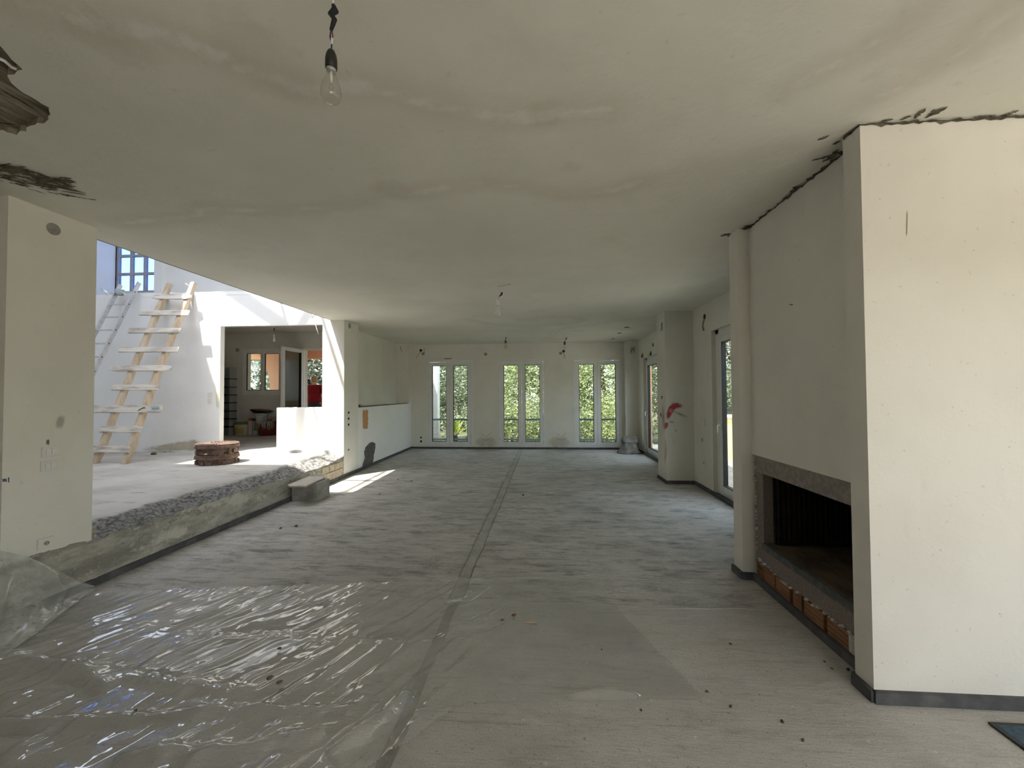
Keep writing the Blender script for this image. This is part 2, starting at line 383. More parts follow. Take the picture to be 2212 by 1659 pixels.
# ---- floors
def floor_mesh(name, m, x0, x1, y0, y1, z, seed, step=.08, amp=.004):
    nx = int((x1-x0)/step)+1; ny = int((y1-y0)/step)+1
    X, Y = np.meshgrid(np.linspace(x0, x1, nx), np.linspace(y0, y1, ny), indexing='ij')
    Z = z-amp*fbm(X*2.5, Y*2.5, seed); e = (X == x0) | (X == x1) | (Y == y0) | (Y == y1)
    return grid_obj(name, np.stack([X, Y, Z], -1), m)
fl = struct(floor_mesh('floor', FLOOR_FAR, -3.9, 2.86, 2.86, 11.0, 0, 3), 'rough grey concrete screed floor of the long room')
f2 = struct(floor_mesh('floor', FLOOR_NEAR, -6.6, 4.9, -3.3, 2.90, .002, 5), 'smoother grey screed floor in front of the fireplace')
MB().box(-6.6, 4.9, -3.3, 11.0, -.35, -.02).build('subfloor', CONC, fl)
# raised lip where the two pours of screed meet
lip = []
for t in np.linspace(0, 1, 60):
    lip.append((-3.5+5.19*t, 2.885+.018*sin(9*t*pi)*(.4+.6*random.random())+.02*(random.random()-.5)*.6, -.0015))
MB().tube(lip, [.003+.004*random.random() for _ in lip], 6).build('screed_joint', FLOOR_NEAR, fl, True)
# filled channel down the middle of the floor
def channel(y0, y1, m, par, seed, wl, wr, edges=True):
    r = random.Random(seed); n = int((y1-y0)/.12); L = []; R_ = []
    for i in range(n+1):
        y = y0+(y1-y0)*i/n; xc = -.655+.012*y
        L.append((xc-wl+r.uniform(-.007, .007), y)); R_.append((xc+wr+r.uniform(-.007, .007), y))
    vs = [(x, y, .004) for x, y in L]+[(x, y, .004) for x, y in R_]
    fs = [(i, i+n+1, i+n+2, i+1) for i in range(n)]
    MB().add(vs, fs).build('floor_channel', m, par)
    for side in (L, R_) if edges else ():
        MB().tube([(x, y, .0035) for x, y in side[::2]], [.0015+.003*r.random() for _ in side[::2]], 5).build('channel_edge', MATS['channel_edge'], par)
mat('channel_edge', (.14,.13,.115), (.24,.225,.2), 20, rough=.95)
CH = mat('channel_fill', (.44,.425,.395), (.34,.33,.30), 6, .35, .65, .9, bump=.5, bscale=40)
channel(2.9, 10.6, CH, fl, 1, .055, .04); channel(.9, 2.86, mat('channel_fill_dark', (.24,.225,.20), (.33,.315,.29), 9, rough=.9, bump=.4), f2, 2, .035, .03, False)

# ---- platform (upper floor) with the broken nosing
def platform():
    root = struct(empty('floor_platform'), 'raised concrete platform with a broken rough nosing, one step up on the left')
    x = np.r_[np.linspace(-9.45, -4.2, 40)[:-1], np.linspace(-4.2, XL, 52)]; y = np.linspace(2.95, YK, 190)
    X, Y = np.meshgrid(x, y, indexing='ij')
    edge = .355-.03*sstep(3.5, 6.2, Y)+.045*sstep(6.3, 6.95, Y)
    wdt = .30+.05*np.sin(Y*2.1)+.10*(fbm(X*0+2, Y*3, 9)-.5)
    u = np.clip((X-(XL-wdt))/wdt, 0, 1)
    r = sstep(.0, .18, u+.35*(fbm(X*9, Y*9, 11)-.5))
    Z = ZU-.004*fbm(X*3, Y*3, 4)-(ZU-edge)*(.25*sstep(0, .2, u)+.75*sstep(.2, 1, u)) + r*(.045*(fbm(X*16, Y*16, 21)-.5)+.02*(vnoise(X*55, Y*55, 5)-.5))*sstep(0, .1, u)
    Z[-1, :] = edge[-1, :]+.02*(vnoise(X[-1]*0, Y[-1]*14, 6)-.5)
    grid_obj('platform_top', np.stack([X, Y, Z], -1), PLAT, root, True, {'rough': r*(u > 0)})
    n = len(y); zt = Z[-1]
    A = np.zeros((7, n, 3))
    for k in range(7):
        t = k/6; A[k, :, 0] = XL+.004+.02*(vnoise(y*6+k*3, y*0+k*2.3, 8)-.5)*(0 < k < 6); A[k, :, 1] = y; A[k, :, 2] = zt*(1-t)-.03*t
    grid_obj('step_face', A, STEPF, root, True)
    B = np.zeros((5, 40, 3)); yy = np.linspace(YN-.002, 2.95, 40)
    for k in range(5):
        B[k, :, 0] = XL-.012+.012*(vnoise(yy*9+k, yy*0+k*3.1, 12)-.5)+(.012 if k > 2 else 0)+.016*sstep(2.90, 2.95, yy); B[k, :, 1] = yy; B[k, :, 2] = .46-k*.122
    grid_obj('step_face', B, STEPF, root, True)
    # exposed block masonry at the far end of the step
    BLK = mat('step_block', (.58,.50,.37), (.42,.36,.27), 12, .35, .65, .92, bump=.6, bscale=40)
    for r_, z0 in enumerate((.05, .19)):
        yb = 6.16+r_*.06; k = 0
        while yb < 6.86:
            L = (.2, .17, .22, .16, .21)[(k+r_*2) % 5]; y1 = min(yb+L, 6.935)
            MB().box(XL-.02, XL+.012+.004*((k*7+r_*3) % 3), yb+.006, y1-.006, z0+.006, z0+.134-(.02 if r_ else 0)).build('block', BLK, root, bevel=.006)
            yb = y1; k += 1
    return root
PF = platform()
MB().box(-9.45, -3.8, YK, YKB, ZU-.3, ZU-.002).build('kitchen_floor', PLAT, PF)
MB().box(-9.45, XL-.03, 2.6, YK, -.05, .30).build('platform_core', CONC, PF)

# ---- ceiling with holes, cut as one sheet of plaster
def circle(cx, cy, r, n=20): return [(cx+r*cos(2*pi*k/n), cy+r*sin(2*pi*k/n)) for k in range(n)]
def zpx(l, z=H): return [tuple(onz(x, y, z)[:2]) for x, y in l]
hole1 = zpx([(x/3.77, 80+y/3.77) for x, y in [(-300,-250),(0,80),(55,140),(100,190),(150,235),(180,262),(150,278),(110,305),(75,312),(55,320),(80,370),(130,415),(190,455),(240,480),(300,520),(350,548),(395,575),(398,600),(412,630),(390,645),(388,665),(360,690),(340,700),(305,702),(275,710),(240,722),(215,740),(210,768),(175,765),(140,770),(135,795),(100,785),(60,775),(30,760),(0,765),(-160,740),(-420,500)]])
spots = [onz(1354,707,H), onz(1338,720,H), onz(1324,732,H)]
spot_holes = [circle(p.x, p.y, .06) for p in spots]
outer = [(-6.3,-3),(4.5,-3),(4.5,2.2),(2.55,2.2),(2.55,YB+.02),(-3.92,YB+.02),(-3.92,YK+.02),(SE,YK+.02),(SE,2.3),(-6.3,2.3)]
trail1 = zpx([(40,10),(180,45),(330,70),(420,100),(520,145),(590,165),(660,200),(760,180),(860,205),(900,220),(980,235),(1080,255),(1180,248),(1320,235)])
trail2 = zpx([(250,482),(330,475),(420,468),(440,450),(560,455),(690,448),(790,435),(830,412),(880,420),(960,405),(1040,395),(1140,405),(1210,423),(1290,418),(1380,395)])
trail3 = zpx([(1010,690),(1060,700),(1110,705),(1180,703),(1235,700),(1262,690),(1230,684),(1170,686),(1120,692)])
trail4 = zpx([(1180,735),(1200,715),(1240,705),(1300,700),(1360,690),(1410,685)])
trail5 = zpx([(1700,190),(1780,150),(1850,120),(1930,70),(2010,10)]); trail6 = zpx([(1890,210),(1990,170),(2050,130),(2160,40)])
def ceiling():
    pts = []; edges = []
    def ring(r, step=None):
        rr = ragged(r, 0, step) if step else r
        s = len(pts); pts.extend(rr); n = len(rr); edges.extend([(s+i, s+(i+1) % n) for i in range(n)]); return rr
    ring(outer, .1); h1 = ring(ragged(hole1, .004, .03, 3))
    for h in spot_holes: ring(h)
    gx, gy = np.meshgrid(np.arange(-6.25, 4.5, .06), np.arange(-1.0, YB, .06), indexing='ij')
    g = np.stack([gx.ravel(), gy.ravel()], 1); inside = (g[:,1] < 2.25) | ((g[:,0] > SE+.03) & (g[:,0] < 2.5))
    pts2 = [Vector(p) for p in pts]+[Vector(p) for p in g[inside]]
    vs, es, fs, *_ = delaunay_2d_cdt(pts2, edges, [], 0, 1e-6)
    V = np.array([tuple(v) for v in vs]); Fc = [f for f in fs]
    cen = np.array([V[list(f)].mean(0) for f in Fc])
    def inpoly(P, poly):
        c = np.zeros(len(P), bool); n = len(poly)
        for i in range(n):
            (x1, y1), (x2, y2) = poly[i], poly[(i+1) % n]
            m = ((y1 > P[:,1]) != (y2 > P[:,1])) & (P[:,0] < (x2-x1)*(P[:,1]-y1)/((y2-y1) or 1e-9)+x1); c ^= m
        return c
    keep = inpoly(cen, outer) & ~inpoly(cen, h1)
    for h in spot_holes: keep &= ~inpoly(cen, h)
    Fc = [tuple(f)[::-1] for f, k in zip(Fc, keep) if k]
    X, Y = V[:,0], V[:,1]
    D = np.minimum.reduce([polydist(X, Y, t) for t in (trail1, trail2, trail3, trail4, trail5, trail6)])
    Z = H+.006*(fbm(X*1.3, Y*1.3, 31)-.5)-.006*np.exp(-(D/.05)**2)*fbm(X*8, Y*8, 3)
    Z = np.where((np.abs(X-SE) < .01) | (Y > YB), H, Z)
    bl = np.zeros(len(X))
    for (px, py, r) in [(1235,360,.10),(1240,362,.04),(560,120,.25),(620,170,.2),(1180,245,.15),(1350,710,.3),(1250,715,.25),(850,410,.2),(240,90,.2),(2130,20,.5),(1850,280,.12),(1790,320,.12)]:
        q = onz(px, py, H); bl = np.maximum(bl, .9*np.exp(-((X-q.x)**2+(Y-q.y)**2)/r**2))
    me = bpy.data.meshes.new('ceiling'); me.from_pydata(list(zip(X, Y, Z)), [], Fc); me.update()
    for nm, a in (('dist', D), ('blot', bl)):
        at = me.attributes.new(nm, 'FLOAT', 'POINT'); at.data.foreach_set('value', a.astype(np.float32))
    o = mesh_obj('ceiling', me, CEIL, None, True)
    struct(o, 'stained off-white plaster ceiling with leak marks and patches fallen off')
    # broken plaster rim of the hole and the rough slab above
    n = len(h1); MB().add([(x, y, H) for x, y in h1]+[(x+(.006*random.random()), y, H+.03) for x, y in h1], [(i, (i+1) % n, (i+1) % n+n, i+n) for i in range(n)]).build('plaster_edge', mat('plaster_break', (.20,.175,.13), (.32,.29,.23), 30, rough=.95), o)
    xs = np.linspace(-3.8, -1.4, 60); ys = np.linspace(.2, 2.3, 60); XX, YY = np.meshgrid(xs, ys, indexing='ij')
    dd = (XX*.61-YY*.79)
    ZZ = H+.022+.018*fbm(dd*14, (XX*.79+YY*.61)*1.6, 41)
    grid_obj('bare_slab', np.stack([XX, YY, ZZ], -1), HOLECONC, o)
    return o
CE = ceiling()
slab = MB().box(SE, 2.86, 2.3, 11.02, H+.05, 3.06).box(-6.6, 4.85, -3.3, 2.3, H+.05, 3.06).box(-3.95, SE, YK, 11.02, H+.05, 3.06)
slab.box(SE-.001, SE+.02, 2.4, YK, H-.001, 3.06)
struct(slab.build('ceiling_slab', CONC), 'concrete roof slab')
# layered cracks inside the fallen patch and the mouldy flaking patch beside it
def flakes(name, m, specs, z, parent, seed):
    r = random.Random(seed); b = MB()
    for (px, py, lpx, wpx, ang) in specs:
        a = onz(px, py, z); d = onz(px+lpx*cos(ang), py+lpx*sin(ang), z)-a; L = d.length; d.normalize(); s = Vector((-d.y, d.x, 0))
        wd = L*wpx/lpx; n = 9; up = []; dn = []
        for k in range(n+1):
            t = k/n; e = (sin(pi*t)**.6)*wd
            up.append(a+d*L*t+s*(e*(.5+r.uniform(-.25, .4)))); dn.append(a+d*L*t-s*(e*(.5+r.uniform(-.3, .35))))
        zz = [-.005-r.random()*.004 for _ in range(n+1)]
        vs = [(p.x, p.y, z+q) for p, q in zip(up, zz)]+[(p.x, p.y, z+q*.6-.001) for p, q in zip(dn, zz)]
        b.add(vs, [(i, i+1, n+2+i, n+1+i) for i in range(n)])
    o = b.build(name, m, parent); o['kind'] = 'stuff'; return o
r = random.Random(5); sp = []
for i in range(120):
    u = r.random(); cx = -30+u*165; cy = 352+u*42+r.gauss(0, 9)+(12 if i % 3 == 0 else 0)
    if cy < 346+u*36: cy = 350+u*38
    sp.append((cx, cy, 25+32*r.random(), 2.5+9*r.random()*(1-abs(u-.5)), .22+r.gauss(0, .12)))
sp += [(20,392,45,3,.25),(60,405,40,3,.3),(120,415,30,3,.25),(168,424,22,4,.2),(190,428,18,3,.1)]
flakes('mould_flakes', TORN, sp, H, CE, 8)
flakes('slab_crack', mat('crack_black', (.015,.012,.01), rough=1), [(5,193,82,3,.5),(-5,262,38,3,.12),(8,263,20,2,.15),(-5,275,30,3,.3)], H+.020, CE, 9)
MB().tube([onz(x, y, H+.012) for x, y in [(-20,118),(10,132),(25,145),(40,152)]], .006, 6).build('plaster_layer', PLASTER_W, CE)
# torn plaster along the joint between ceiling and chimney breast
def torn_joint():
    r = random.Random(12); b = MB()
    path = [(1.612,3.52),(1.62,3.40),(1.697,3.33),(1.697,2.22),(1.60,2.19),(1.60,2.085),(4.4,2.085)]
    segs = []
    for (ax, ay), (bx, by) in zip(path[:-1], path[1:]):
        L = math.hypot(bx-ax, by-ay); n = max(2, int(L/.025))
        for k in range(n+(1 if (bx, by) == path[-1] else 0)): segs.append((ax+(bx-ax)*k/n, ay+(by-ay)*k/n))
    n = len(segs); V_ = []
    for i, (x, y) in enumerate(segs):
        d = Vector((segs[min(i+1,n-1)][0]-segs[max(i-1,0)][0], segs[min(i+1,n-1)][1]-segs[max(i-1,0)][1], 0)).normalized()
        s = Vector((d.y, -d.x, 0))
        wd = .006+.016*max(0, r.gauss(.25, .6))+(.03 if r.random() < .06 else 0)
        if x > 2.5: wd *= .5
        V_ += [(x+s.x*wd, y+s.y*wd, H-.005), (x+s.x*.002, y+s.y*.002, H-.006), (x+s.x*.002, y+s.y*.002, H-.008-.010*abs(r.gauss(0, .7)))]
    fs = []
    for i in range(n-1): fs += [(3*i, 3*i+3, 3*i+4, 3*i+1), (3*i+1, 3*i+4, 3*i+5, 3*i+2)]
    o = b.add(V_, fs).build('torn_joint', mat('torn_brown', (.085,.072,.052), (.17,.15,.115), 30, rough=.95), CE)
    return o
torn_joint()
fl2 = [(1768,300,22,5,-.35),(1755,345,48,5,-.25),(1778,348,38,9,-.5),(1800,330,14,6,-.6),(1800,310,16,5,-.4),(1905,260,22,4,-.2),(1945,257,22,5,-.35),(1975,254,28,6,-.7),(1998,253,46,10,-.45),(2105,250,35,4,-.05),(2170,248,28,7,-.35),(1558,508,30,7,-.12),(1608,487,20,5,-.05),(1690,435,14,3,-.2),(1655,455,14,3,-.2),(1728,405,14,3,-.3),(2012,240,10,3,-.6),(1990,243,10,3,-.8)]
flakes('peeling_paint', MATS['torn_brown'], [(a-2, b_, l*1.25, w_*1.6, g) for a, b_, l, w_, g in fl2], H, CE, 10)
for p, c in zip(spots, spot_holes):
    MB().lathe([(.059,H+.07),(.0605,H+.004)], 20, (p.x,p.y,0)).build('light_recess', mat('recess_shade', (.03,.027,.022), rough=1), CE)  # capped dark cup, its colour stands in for shade inside the hole
    n = 20; MB().add([(x, y, H-.001) for x, y in c]+[(p.x+(x-p.x)*1.18, p.y+(y-p.y)*1.18, H-.001) for x, y in c], [(i, (i+1) % n, (i+1) % n+n, i+n) for i in range(n)]).build('recess_rim', PLASTER_W, CE)

# ---- walls
def wall(name, m, boxes, label, off=None):
    b = MB()
    for x in boxes: b.box(*x)
    return struct(b.build(name, m), label)
def punched(axis, a0, a1, z0, z1, t0, t1, holes):       # boxes of a wall along axis with rectangular holes (h0,h1,zb,zt)
    out = []; cur = a0
    def B(p, q, zb, zt):
        if q-p > 1e-4 and zt-zb > 1e-4: out.append((p, q, t0, t1, zb, zt) if axis == 'x' else (t0, t1, p, q, zb, zt))
    for h0, h1, zb, zt in sorted(holes):
        B(cur, h0, z0, z1); B(h0, h1, z0, zb); B(h0, h1, zt, z1); cur = h1
    B(cur, a1, z0, z1); return out
WIN = [(-3.107,-1.833),(-1.143,.126),(.869,2.13)]
wall('wall_back', PLASTER, punched('x', -3.95, 2.86, -.1, H+.06, YB, 11.02, [(a, b, .05, 2.405) for a, b in WIN]), 'cream plaster end wall with three tall windows')
# corner pillars on the end wall
wall('wall_back_pillar', PLASTER, [(2.2, 2.52, 10.42, YB+.01, 0, H+.02)], 'plastered corner pillar beside the tied sack')
wall('wall_back_pier', PLASTER, [(-3.93, -3.50, 10.40, YB+.01, 1.235, H+.02)], 'plastered pier above the half-height wall')
# right side
DN = (4.5, 6.03); DF = (8.45, 9.93)
wall('wall_right', PLASTER, punched('y', 3.4, YB+.05, -.1, H+.06, 2.5, 2.62, [(*DN, .03, 2.40), (*DF, .03, 2.33)]), 'plaster right-hand wall with two balcony doors')
wall('wall_right_exterior', SALMON, punched('y', 3.4, 11.02, -.3, 3.06, 2.62, 2.69, [(4.5, 6.0, 0, 2.36), (8.45, 9.90, 0, 2.29)]), 'salmon painted outside skin of the right-hand wall')
wall('wall_right_pilaster', PLASTER, [(2.05, 2.51, 6.733, 7.2, 0, H+.02)], 'projecting plaster pilaster with red spray marks')
fpw = MB().box(1.697, 2.5, 2.2, 3.36, .997, H+.02).box(1.61, 2.55, 3.36, 3.5, 0, H+.02).box(2.42, 2.5, 2.2, 3.36, 0, 1.0)
struct(fpw.build('wall_fireplace', PLASTER), 'plaster chimney breast above the open fireplace')
wall('wall_column', PLASTER, [(1.60, 4.7, 2.085, 2.2, 0, H+.02)], 'broad cream wall facing the room beside the fireplace')
# left side
struct(strip_wall(rline([(YN-.004,.375),(2.618,.387),(2.80,.375),(2.92,.36)], .007, .025, 4), H+.02, XL-.25, XL, 'x').build('wall_left', PLASTER), 'short plastered wall end with switches, broken off along the bottom')
wall('wall_left_near', PLASTER, [(-6.4, XL-.03, YN, YN+.2, 0, H+.02)], 'plaster wall running off to the left behind the wall end')
# partition: full-height pier, half wall, recess back
NP = 7.52
pier = MB().box(SE, XL, YK, NP, -.05, H+.02)
struct(pier.build('wall_partition', PLASTER), 'plaster pier where the platform meets the long room')
half = strip_wall(rline([(NP,1.24),(8.2,1.236),(9.2,1.238),(YB,1.235)], .004, .05, 2), -.05, -3.75, XL, 'x')
struct(half.build('wall_half', PLASTER_W), 'half-height white wall with an open recess above it')
wall('wall_recess', PLASTER, [(-3.92, -3.86, NP-.1, YB, 1.2, H+.02), (-3.9, SE, NP-.5, NP, 1.2, H+.02), (-3.9,-3.74,NP,YB,-.05,1.2)], 'plain back of the recess above the half-height wall')
EDGE = mat('raw_edge', (.10,.065,.045), (.22,.19,.16), 20, rough=.95, bump=.6)
strip_wall(rline([(NP+.003,1.262),(NP+.5,1.246),(NP+1.5,1.248),(10.4,1.242)], .003, .04, 6), 1.231, XL-.1, XL+.002, 'x').build('raw_edge', EDGE, bpy.data.objects['wall_half'])
MB().box(-3.72, XL+.001, NP+.001, NP+.10, 1.242, 1.285).build('broken_brick', EDGE, bpy.data.objects['wall_half'], bevel=.01)
# kitchen wall with the wide opening and its half wall
OX0, OX1, OZ = -5.90, -3.94, 2.765
kw = punched('x', -9.45, SE, -.1, LEDGE, YK, YK+.10, [(OX0, OX1, ZU-.02, OZ)])
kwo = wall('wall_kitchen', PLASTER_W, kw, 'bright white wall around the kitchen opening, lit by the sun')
struct(strip_wall(rline([(-4.80,1.250),(-4.4,1.256),(-3.935,1.262)], .004, .05, 9), ZU-.02, YK+.004, YK+.10, 'y').build('wall_counter', PLASTER_W), 'low white wall stub inside the kitchen opening')
strip_wall(rline([(-9.45,3.40),(-8,3.395),(-6.5,3.41),(-5,3.395),(SE,3.40)], .014, .07, 3), 3.34, YK-.003, YK+.03, 'y').build('broken_top_edge', PLASTER_W, kwo)
# kitchen box
KW = [tuple(ony(528,757,YKB)), tuple(ony(609,850,YKB))]; KWX0, KWX1, KWZ0, KWZ1 = KW[0][0], KW[1][0]+.01, KW[1][2], KW[0][2]
kd0 = ony(653,753,YKB); KDX0 = kd0.x; KDX1 = KDX0+.92; KDZ = kd0.z
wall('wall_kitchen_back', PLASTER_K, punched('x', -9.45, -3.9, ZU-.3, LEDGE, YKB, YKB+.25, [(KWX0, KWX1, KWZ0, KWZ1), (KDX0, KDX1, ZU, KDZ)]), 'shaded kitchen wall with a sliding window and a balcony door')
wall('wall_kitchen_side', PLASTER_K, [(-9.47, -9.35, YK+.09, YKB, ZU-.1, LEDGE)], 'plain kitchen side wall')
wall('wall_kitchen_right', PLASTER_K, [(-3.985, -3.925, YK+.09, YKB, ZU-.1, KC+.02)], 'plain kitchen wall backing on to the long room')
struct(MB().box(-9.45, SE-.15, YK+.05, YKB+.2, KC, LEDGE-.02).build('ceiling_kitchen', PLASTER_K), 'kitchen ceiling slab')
# upper storey seen above the kitchen wall
UY = 8.3; ua = ony(250,535,UY); ub = ony(341,631,UY); UX0, UX1, UZ0 = ua.x, ub.x, ub.z; UZ1 = UZ0+2.12
wall('wall_upper_back', PLASTER_W, punched('x', -9.7, -2.9, LEDGE-.05, 5.9, UY, UY+.10, [(UX0, UX1, UZ0, UZ1)]), 'upper storey wall with a gridded window')
wall('wall_upper_pier', PLASTER_W, [(UX1+.005, ony(357,600,UY).x+.02, UY-.10, UY+.01, LEDGE, 5.9)], 'shallow pier beside the gridded window')
wall('wall_upper_left', PLASTER_W, [(UX0-.15, UX0, 2.2, UY+.1, -.1, 5.9)], 'tall white side wall of the light well')
wall('wall_upper_right', PLASTER_W, [(-3.05, -2.9, 1.4, UY+.25, 3.06, 5.9)], 'upper storey wall set back on the roof slab')
wall('wall_upper_front', PLASTER_W, [(-9.7, -2.9, 2.30, 2.45, 2.9, 5.9), (-9.7, XL-.2, 2.45, 2.55, -.1, 3.0)], 'front wall of the light well')
# roof over the light well with the glazed opening that lets the sun in
RX0, RX1, RY0, RY1 = -7.42, -4.1, 3.62, 6.2
rf = punched('x', -9.75, -2.85, 5.9, 6.05, 2.2, 2.201, [])
rb = MB().box(-9.75, RX0, 2.2, UY+.3, 5.9, 6.05).box(RX1, -2.85, 2.2, UY+.3, 5.9, 6.05).box(RX0, RX1, 2.2, RY0, 5.9, 6.05).box(RX0, RX1, RY1, UY+.3, 5.9, 6.05)
roof = struct(rb.build('roof', WHITE_R), 'flat roof over the light well')
skl = struct(empty('window_skylight'), 'glazed rooflight with a timber frame')
for a, b_, wd in [((-5.645,RY0,5.95),(-5.645,RY1,5.95),.05),((-4.95,RY0,5.95),(-4.95,RY1,5.95),.06),((-6.30,4.74,5.95),(-5.72,5.30,5.95),.17),((-7.05,6.16,5.95),(-5.65,5.69,5.95),.14),((RX0,4.45,5.95),(-4.1,4.45,5.95),.05),((-5.65,5.62,5.95),(-4.3,6.15,5.95),.09)]:
    MB().obar(a, b_, wd, .08).build('glazing_bar', WHITE_PVC, skl)

# near room behind and beside the camera: wide openings on to the sunny terrace
wall('wall_near_right', PLASTER, punched('y', -3.3, 2.2, -.1, H+.06, 4.5, 4.75, [(.55, 1.35, 0, 2.2)]), 'near right wall with a wide opening to the terrace')
wall('wall_near_back', PLASTER, punched('x', -6.6, 4.75, -.1, H+.06, -3.25, -3.0, [(.9, 4.3, 0, 2.5)]), 'rear wall with wide terrace openings')
wall('wall_near_left', PLASTER, [(-6.55, -6.3, -3.2, 2.6, -.1, H+.06)], 'near left wall')

# ---- baseboards
def base(name, pts, h=.05, t=.018, label='dark grey cement skirting strip', z0=0.0):
    b = MB()
    for p, q in zip(pts[:-1], pts[1:]):
        b.obar((p[0],p[1],z0+h/2), (q[0],q[1],z0+h/2), t, h)
    return struct(b.build(name, DARKBASE), label)
base('baseboard_left', [(XL+.016,2.50),(XL+.016,YK+.3),(XL+.012,YB)], .055, .022, 'dark skirting along the foot of the step and half wall')
base('baseboard_back', [(XL,YB-.012),(2.2,YB-.012)], .045, .03, 'dark skirting under the three windows')
base('baseboard_right', [(2.49,YB),(2.49,7.2),(2.04,7.2),(2.04,6.72),(2.49,6.72),(2.49,3.5)], .055, .022, 'dark skirting along the right-hand wall')
base('baseboard_fireplace', [(1.60,3.51),(1.60,3.35),(1.687,3.35),(1.687,2.2),(1.59,2.2),(1.59,2.073),(4.4,2.073)], .055, .024, 'dark skirting around the chimney breast')
base('baseboard_counter', [(-4.80,YK-.004),(-3.82,YK-.004)], .045, .02, 'grey skirting below the low white wall', ZU-.002)
bpy.data.objects['baseboard_counter'].data.materials[0] = mat('grey_base', (.36,.37,.38), (.45,.45,.45), 9, rough=.85)
strip_wall([(SE-.02,.49),(-3.70,.465),(-3.62,.44),(XL,.40)], .33, YK-.012, YK-.001, 'y').build('baseboard_pier', MATS['grey_base'])
struct(bpy.data.objects['baseboard_pier'], 'grey skirting stepping down the pier end')

# ================================================================== windows and doors
def frame4(b, a0, a1, z0, z1, wdt, t0, t1, axis, bot=None):
    bot = wdt if bot is None else bot
    for (p, q, u, v) in ((a0, a0+wdt, z0, z1), (a1-wdt, a1, z0, z1), (a0+wdt, a1-wdt, z1-wdt, z1), (a0+wdt, a1-wdt, z0, z0+bot)):
        if axis == 'x': b.box(p, q, t0, t1, u, v)
        else: b.box(t0, t1, p, q, u, v)
    return b
def pane_box(a0, a1, z0, z1, t, axis):
    return MB().box(a0, a1, t, t+.006, z0, z1) if axis == 'x' else MB().box(t, t+.006, a0, a1, z0, z1)
def sash(root, a0, a1, z0, z1, wdt, t0, t1, axis, m=WHITE_PVC, hinge=None, bot=None):
    s = frame4(MB(), a0, a1, z0, z1, wdt, t0, t1, axis, bot).build('sash', m, root, bevel=.004)
    bb = wdt if bot is None else bot
    frame4(MB(), a0+wdt-.004, a1-wdt+.004, z0+bb-.004, z1-wdt+.004, .010, t0-.001, t1+.001, axis).build('gasket', GASKET, s)
    pane_box(a0+wdt, a1-wdt, z0+bb, z1-wdt, (t0+t1)/2, axis).build('pane', GLASS, s)
    if hinge is not None:
        for zz in (z0+.18, z0+(z1-z0)*.72, z1-.16):
            p = (hinge, t0-.006) if axis == 'x' else (t0-.006, hinge)
            MB().lathe([(.009,-.045),(.011,-.04),(.011,.04),(.009,.045)], 10, (p[0],p[1],zz)).build('hinge', m, s)
    return s
for i, (x0, x1) in enumerate(WIN):
    root = struct(empty('window_%d' % (i+1)), ['tall white double window nearest the half-height wall', 'tall white double window in the middle of the end wall', 'tall white double window beside the tied sack'][i])
    frame4(MB(), x0+.002, x1-.002, .052, 2.402, .05, YB-.012, YB+.07, 'x').build('frame', WHITE_PVC, root, bevel=.004)
    frame4(MB(), x0-.028, x1+.028, .045, 2.432, .03, YB-.008, YB+.0, 'x').build('architrave', PLASTER, root)
    xm = (x0+x1)/2
    sash(root, x0+.058, xm-.003, .107, 2.345, .095, YB-.004, YB+.058, 'x', hinge=x0+.054, bot=.085)
    sash(root, xm+.003, x1-.058, .107, 2.345, .095, YB-.004, YB+.058, 'x', hinge=x1-.054, bot=.085)
MB().box(*[-2.62,-2.42,YB-.022,YB-.002,2.435,2.45]).build('lintel_gap', TORN, bpy.data.objects['window_1'])
def handle(root, x, y, z):
    h = MB().box(x-.018, x, y-.016, y+.016, z-.035, z+.035).build('handle', WHITEP, root, bevel=.005)
    MB().tube([(x-.018,y,z+.02),(x-.045,y,z+.022),(x-.055,y,z+.01),(x-.055,y,z-.09)], .009, 8).build('lever', WHITEP, h, True)
for nm, (y0, y1), zt, lab in (('door_1', DN, 2.40, 'white glazed balcony door between the pilaster and the chimney breast'), ('door_2', DF, 2.33, 'white glazed balcony door beyond the pilaster with spray marks')):
    root = struct(empty(nm), lab)
    frame4(MB(), y0+.09, y1-.09, .035, zt-.06, .05, 2.555, 2.625, 'y', .06).build('frame', WHITE_PVC, root, bevel=.004)
    s = sash(root, y0+.145, y1-.145, .10, zt-.115, .085, 2.54, 2.60, 'y')
    handle(s, 2.54, y1-.19, 1.01)
    MB().box(2.50, 2.63, y0, y1, 0.0, .035).build('threshold', DARKBASE, root)
    # plaster reveal strips closing the gap beside the frame
    MB().box(2.562, 2.62, y0, y0+.09, .03, zt).box(2.562, 2.62, y1-.09, y1, .03, zt).box(2.562, 2.62, y0, y1, zt-.06, zt).build('reveal', PLASTER, root)
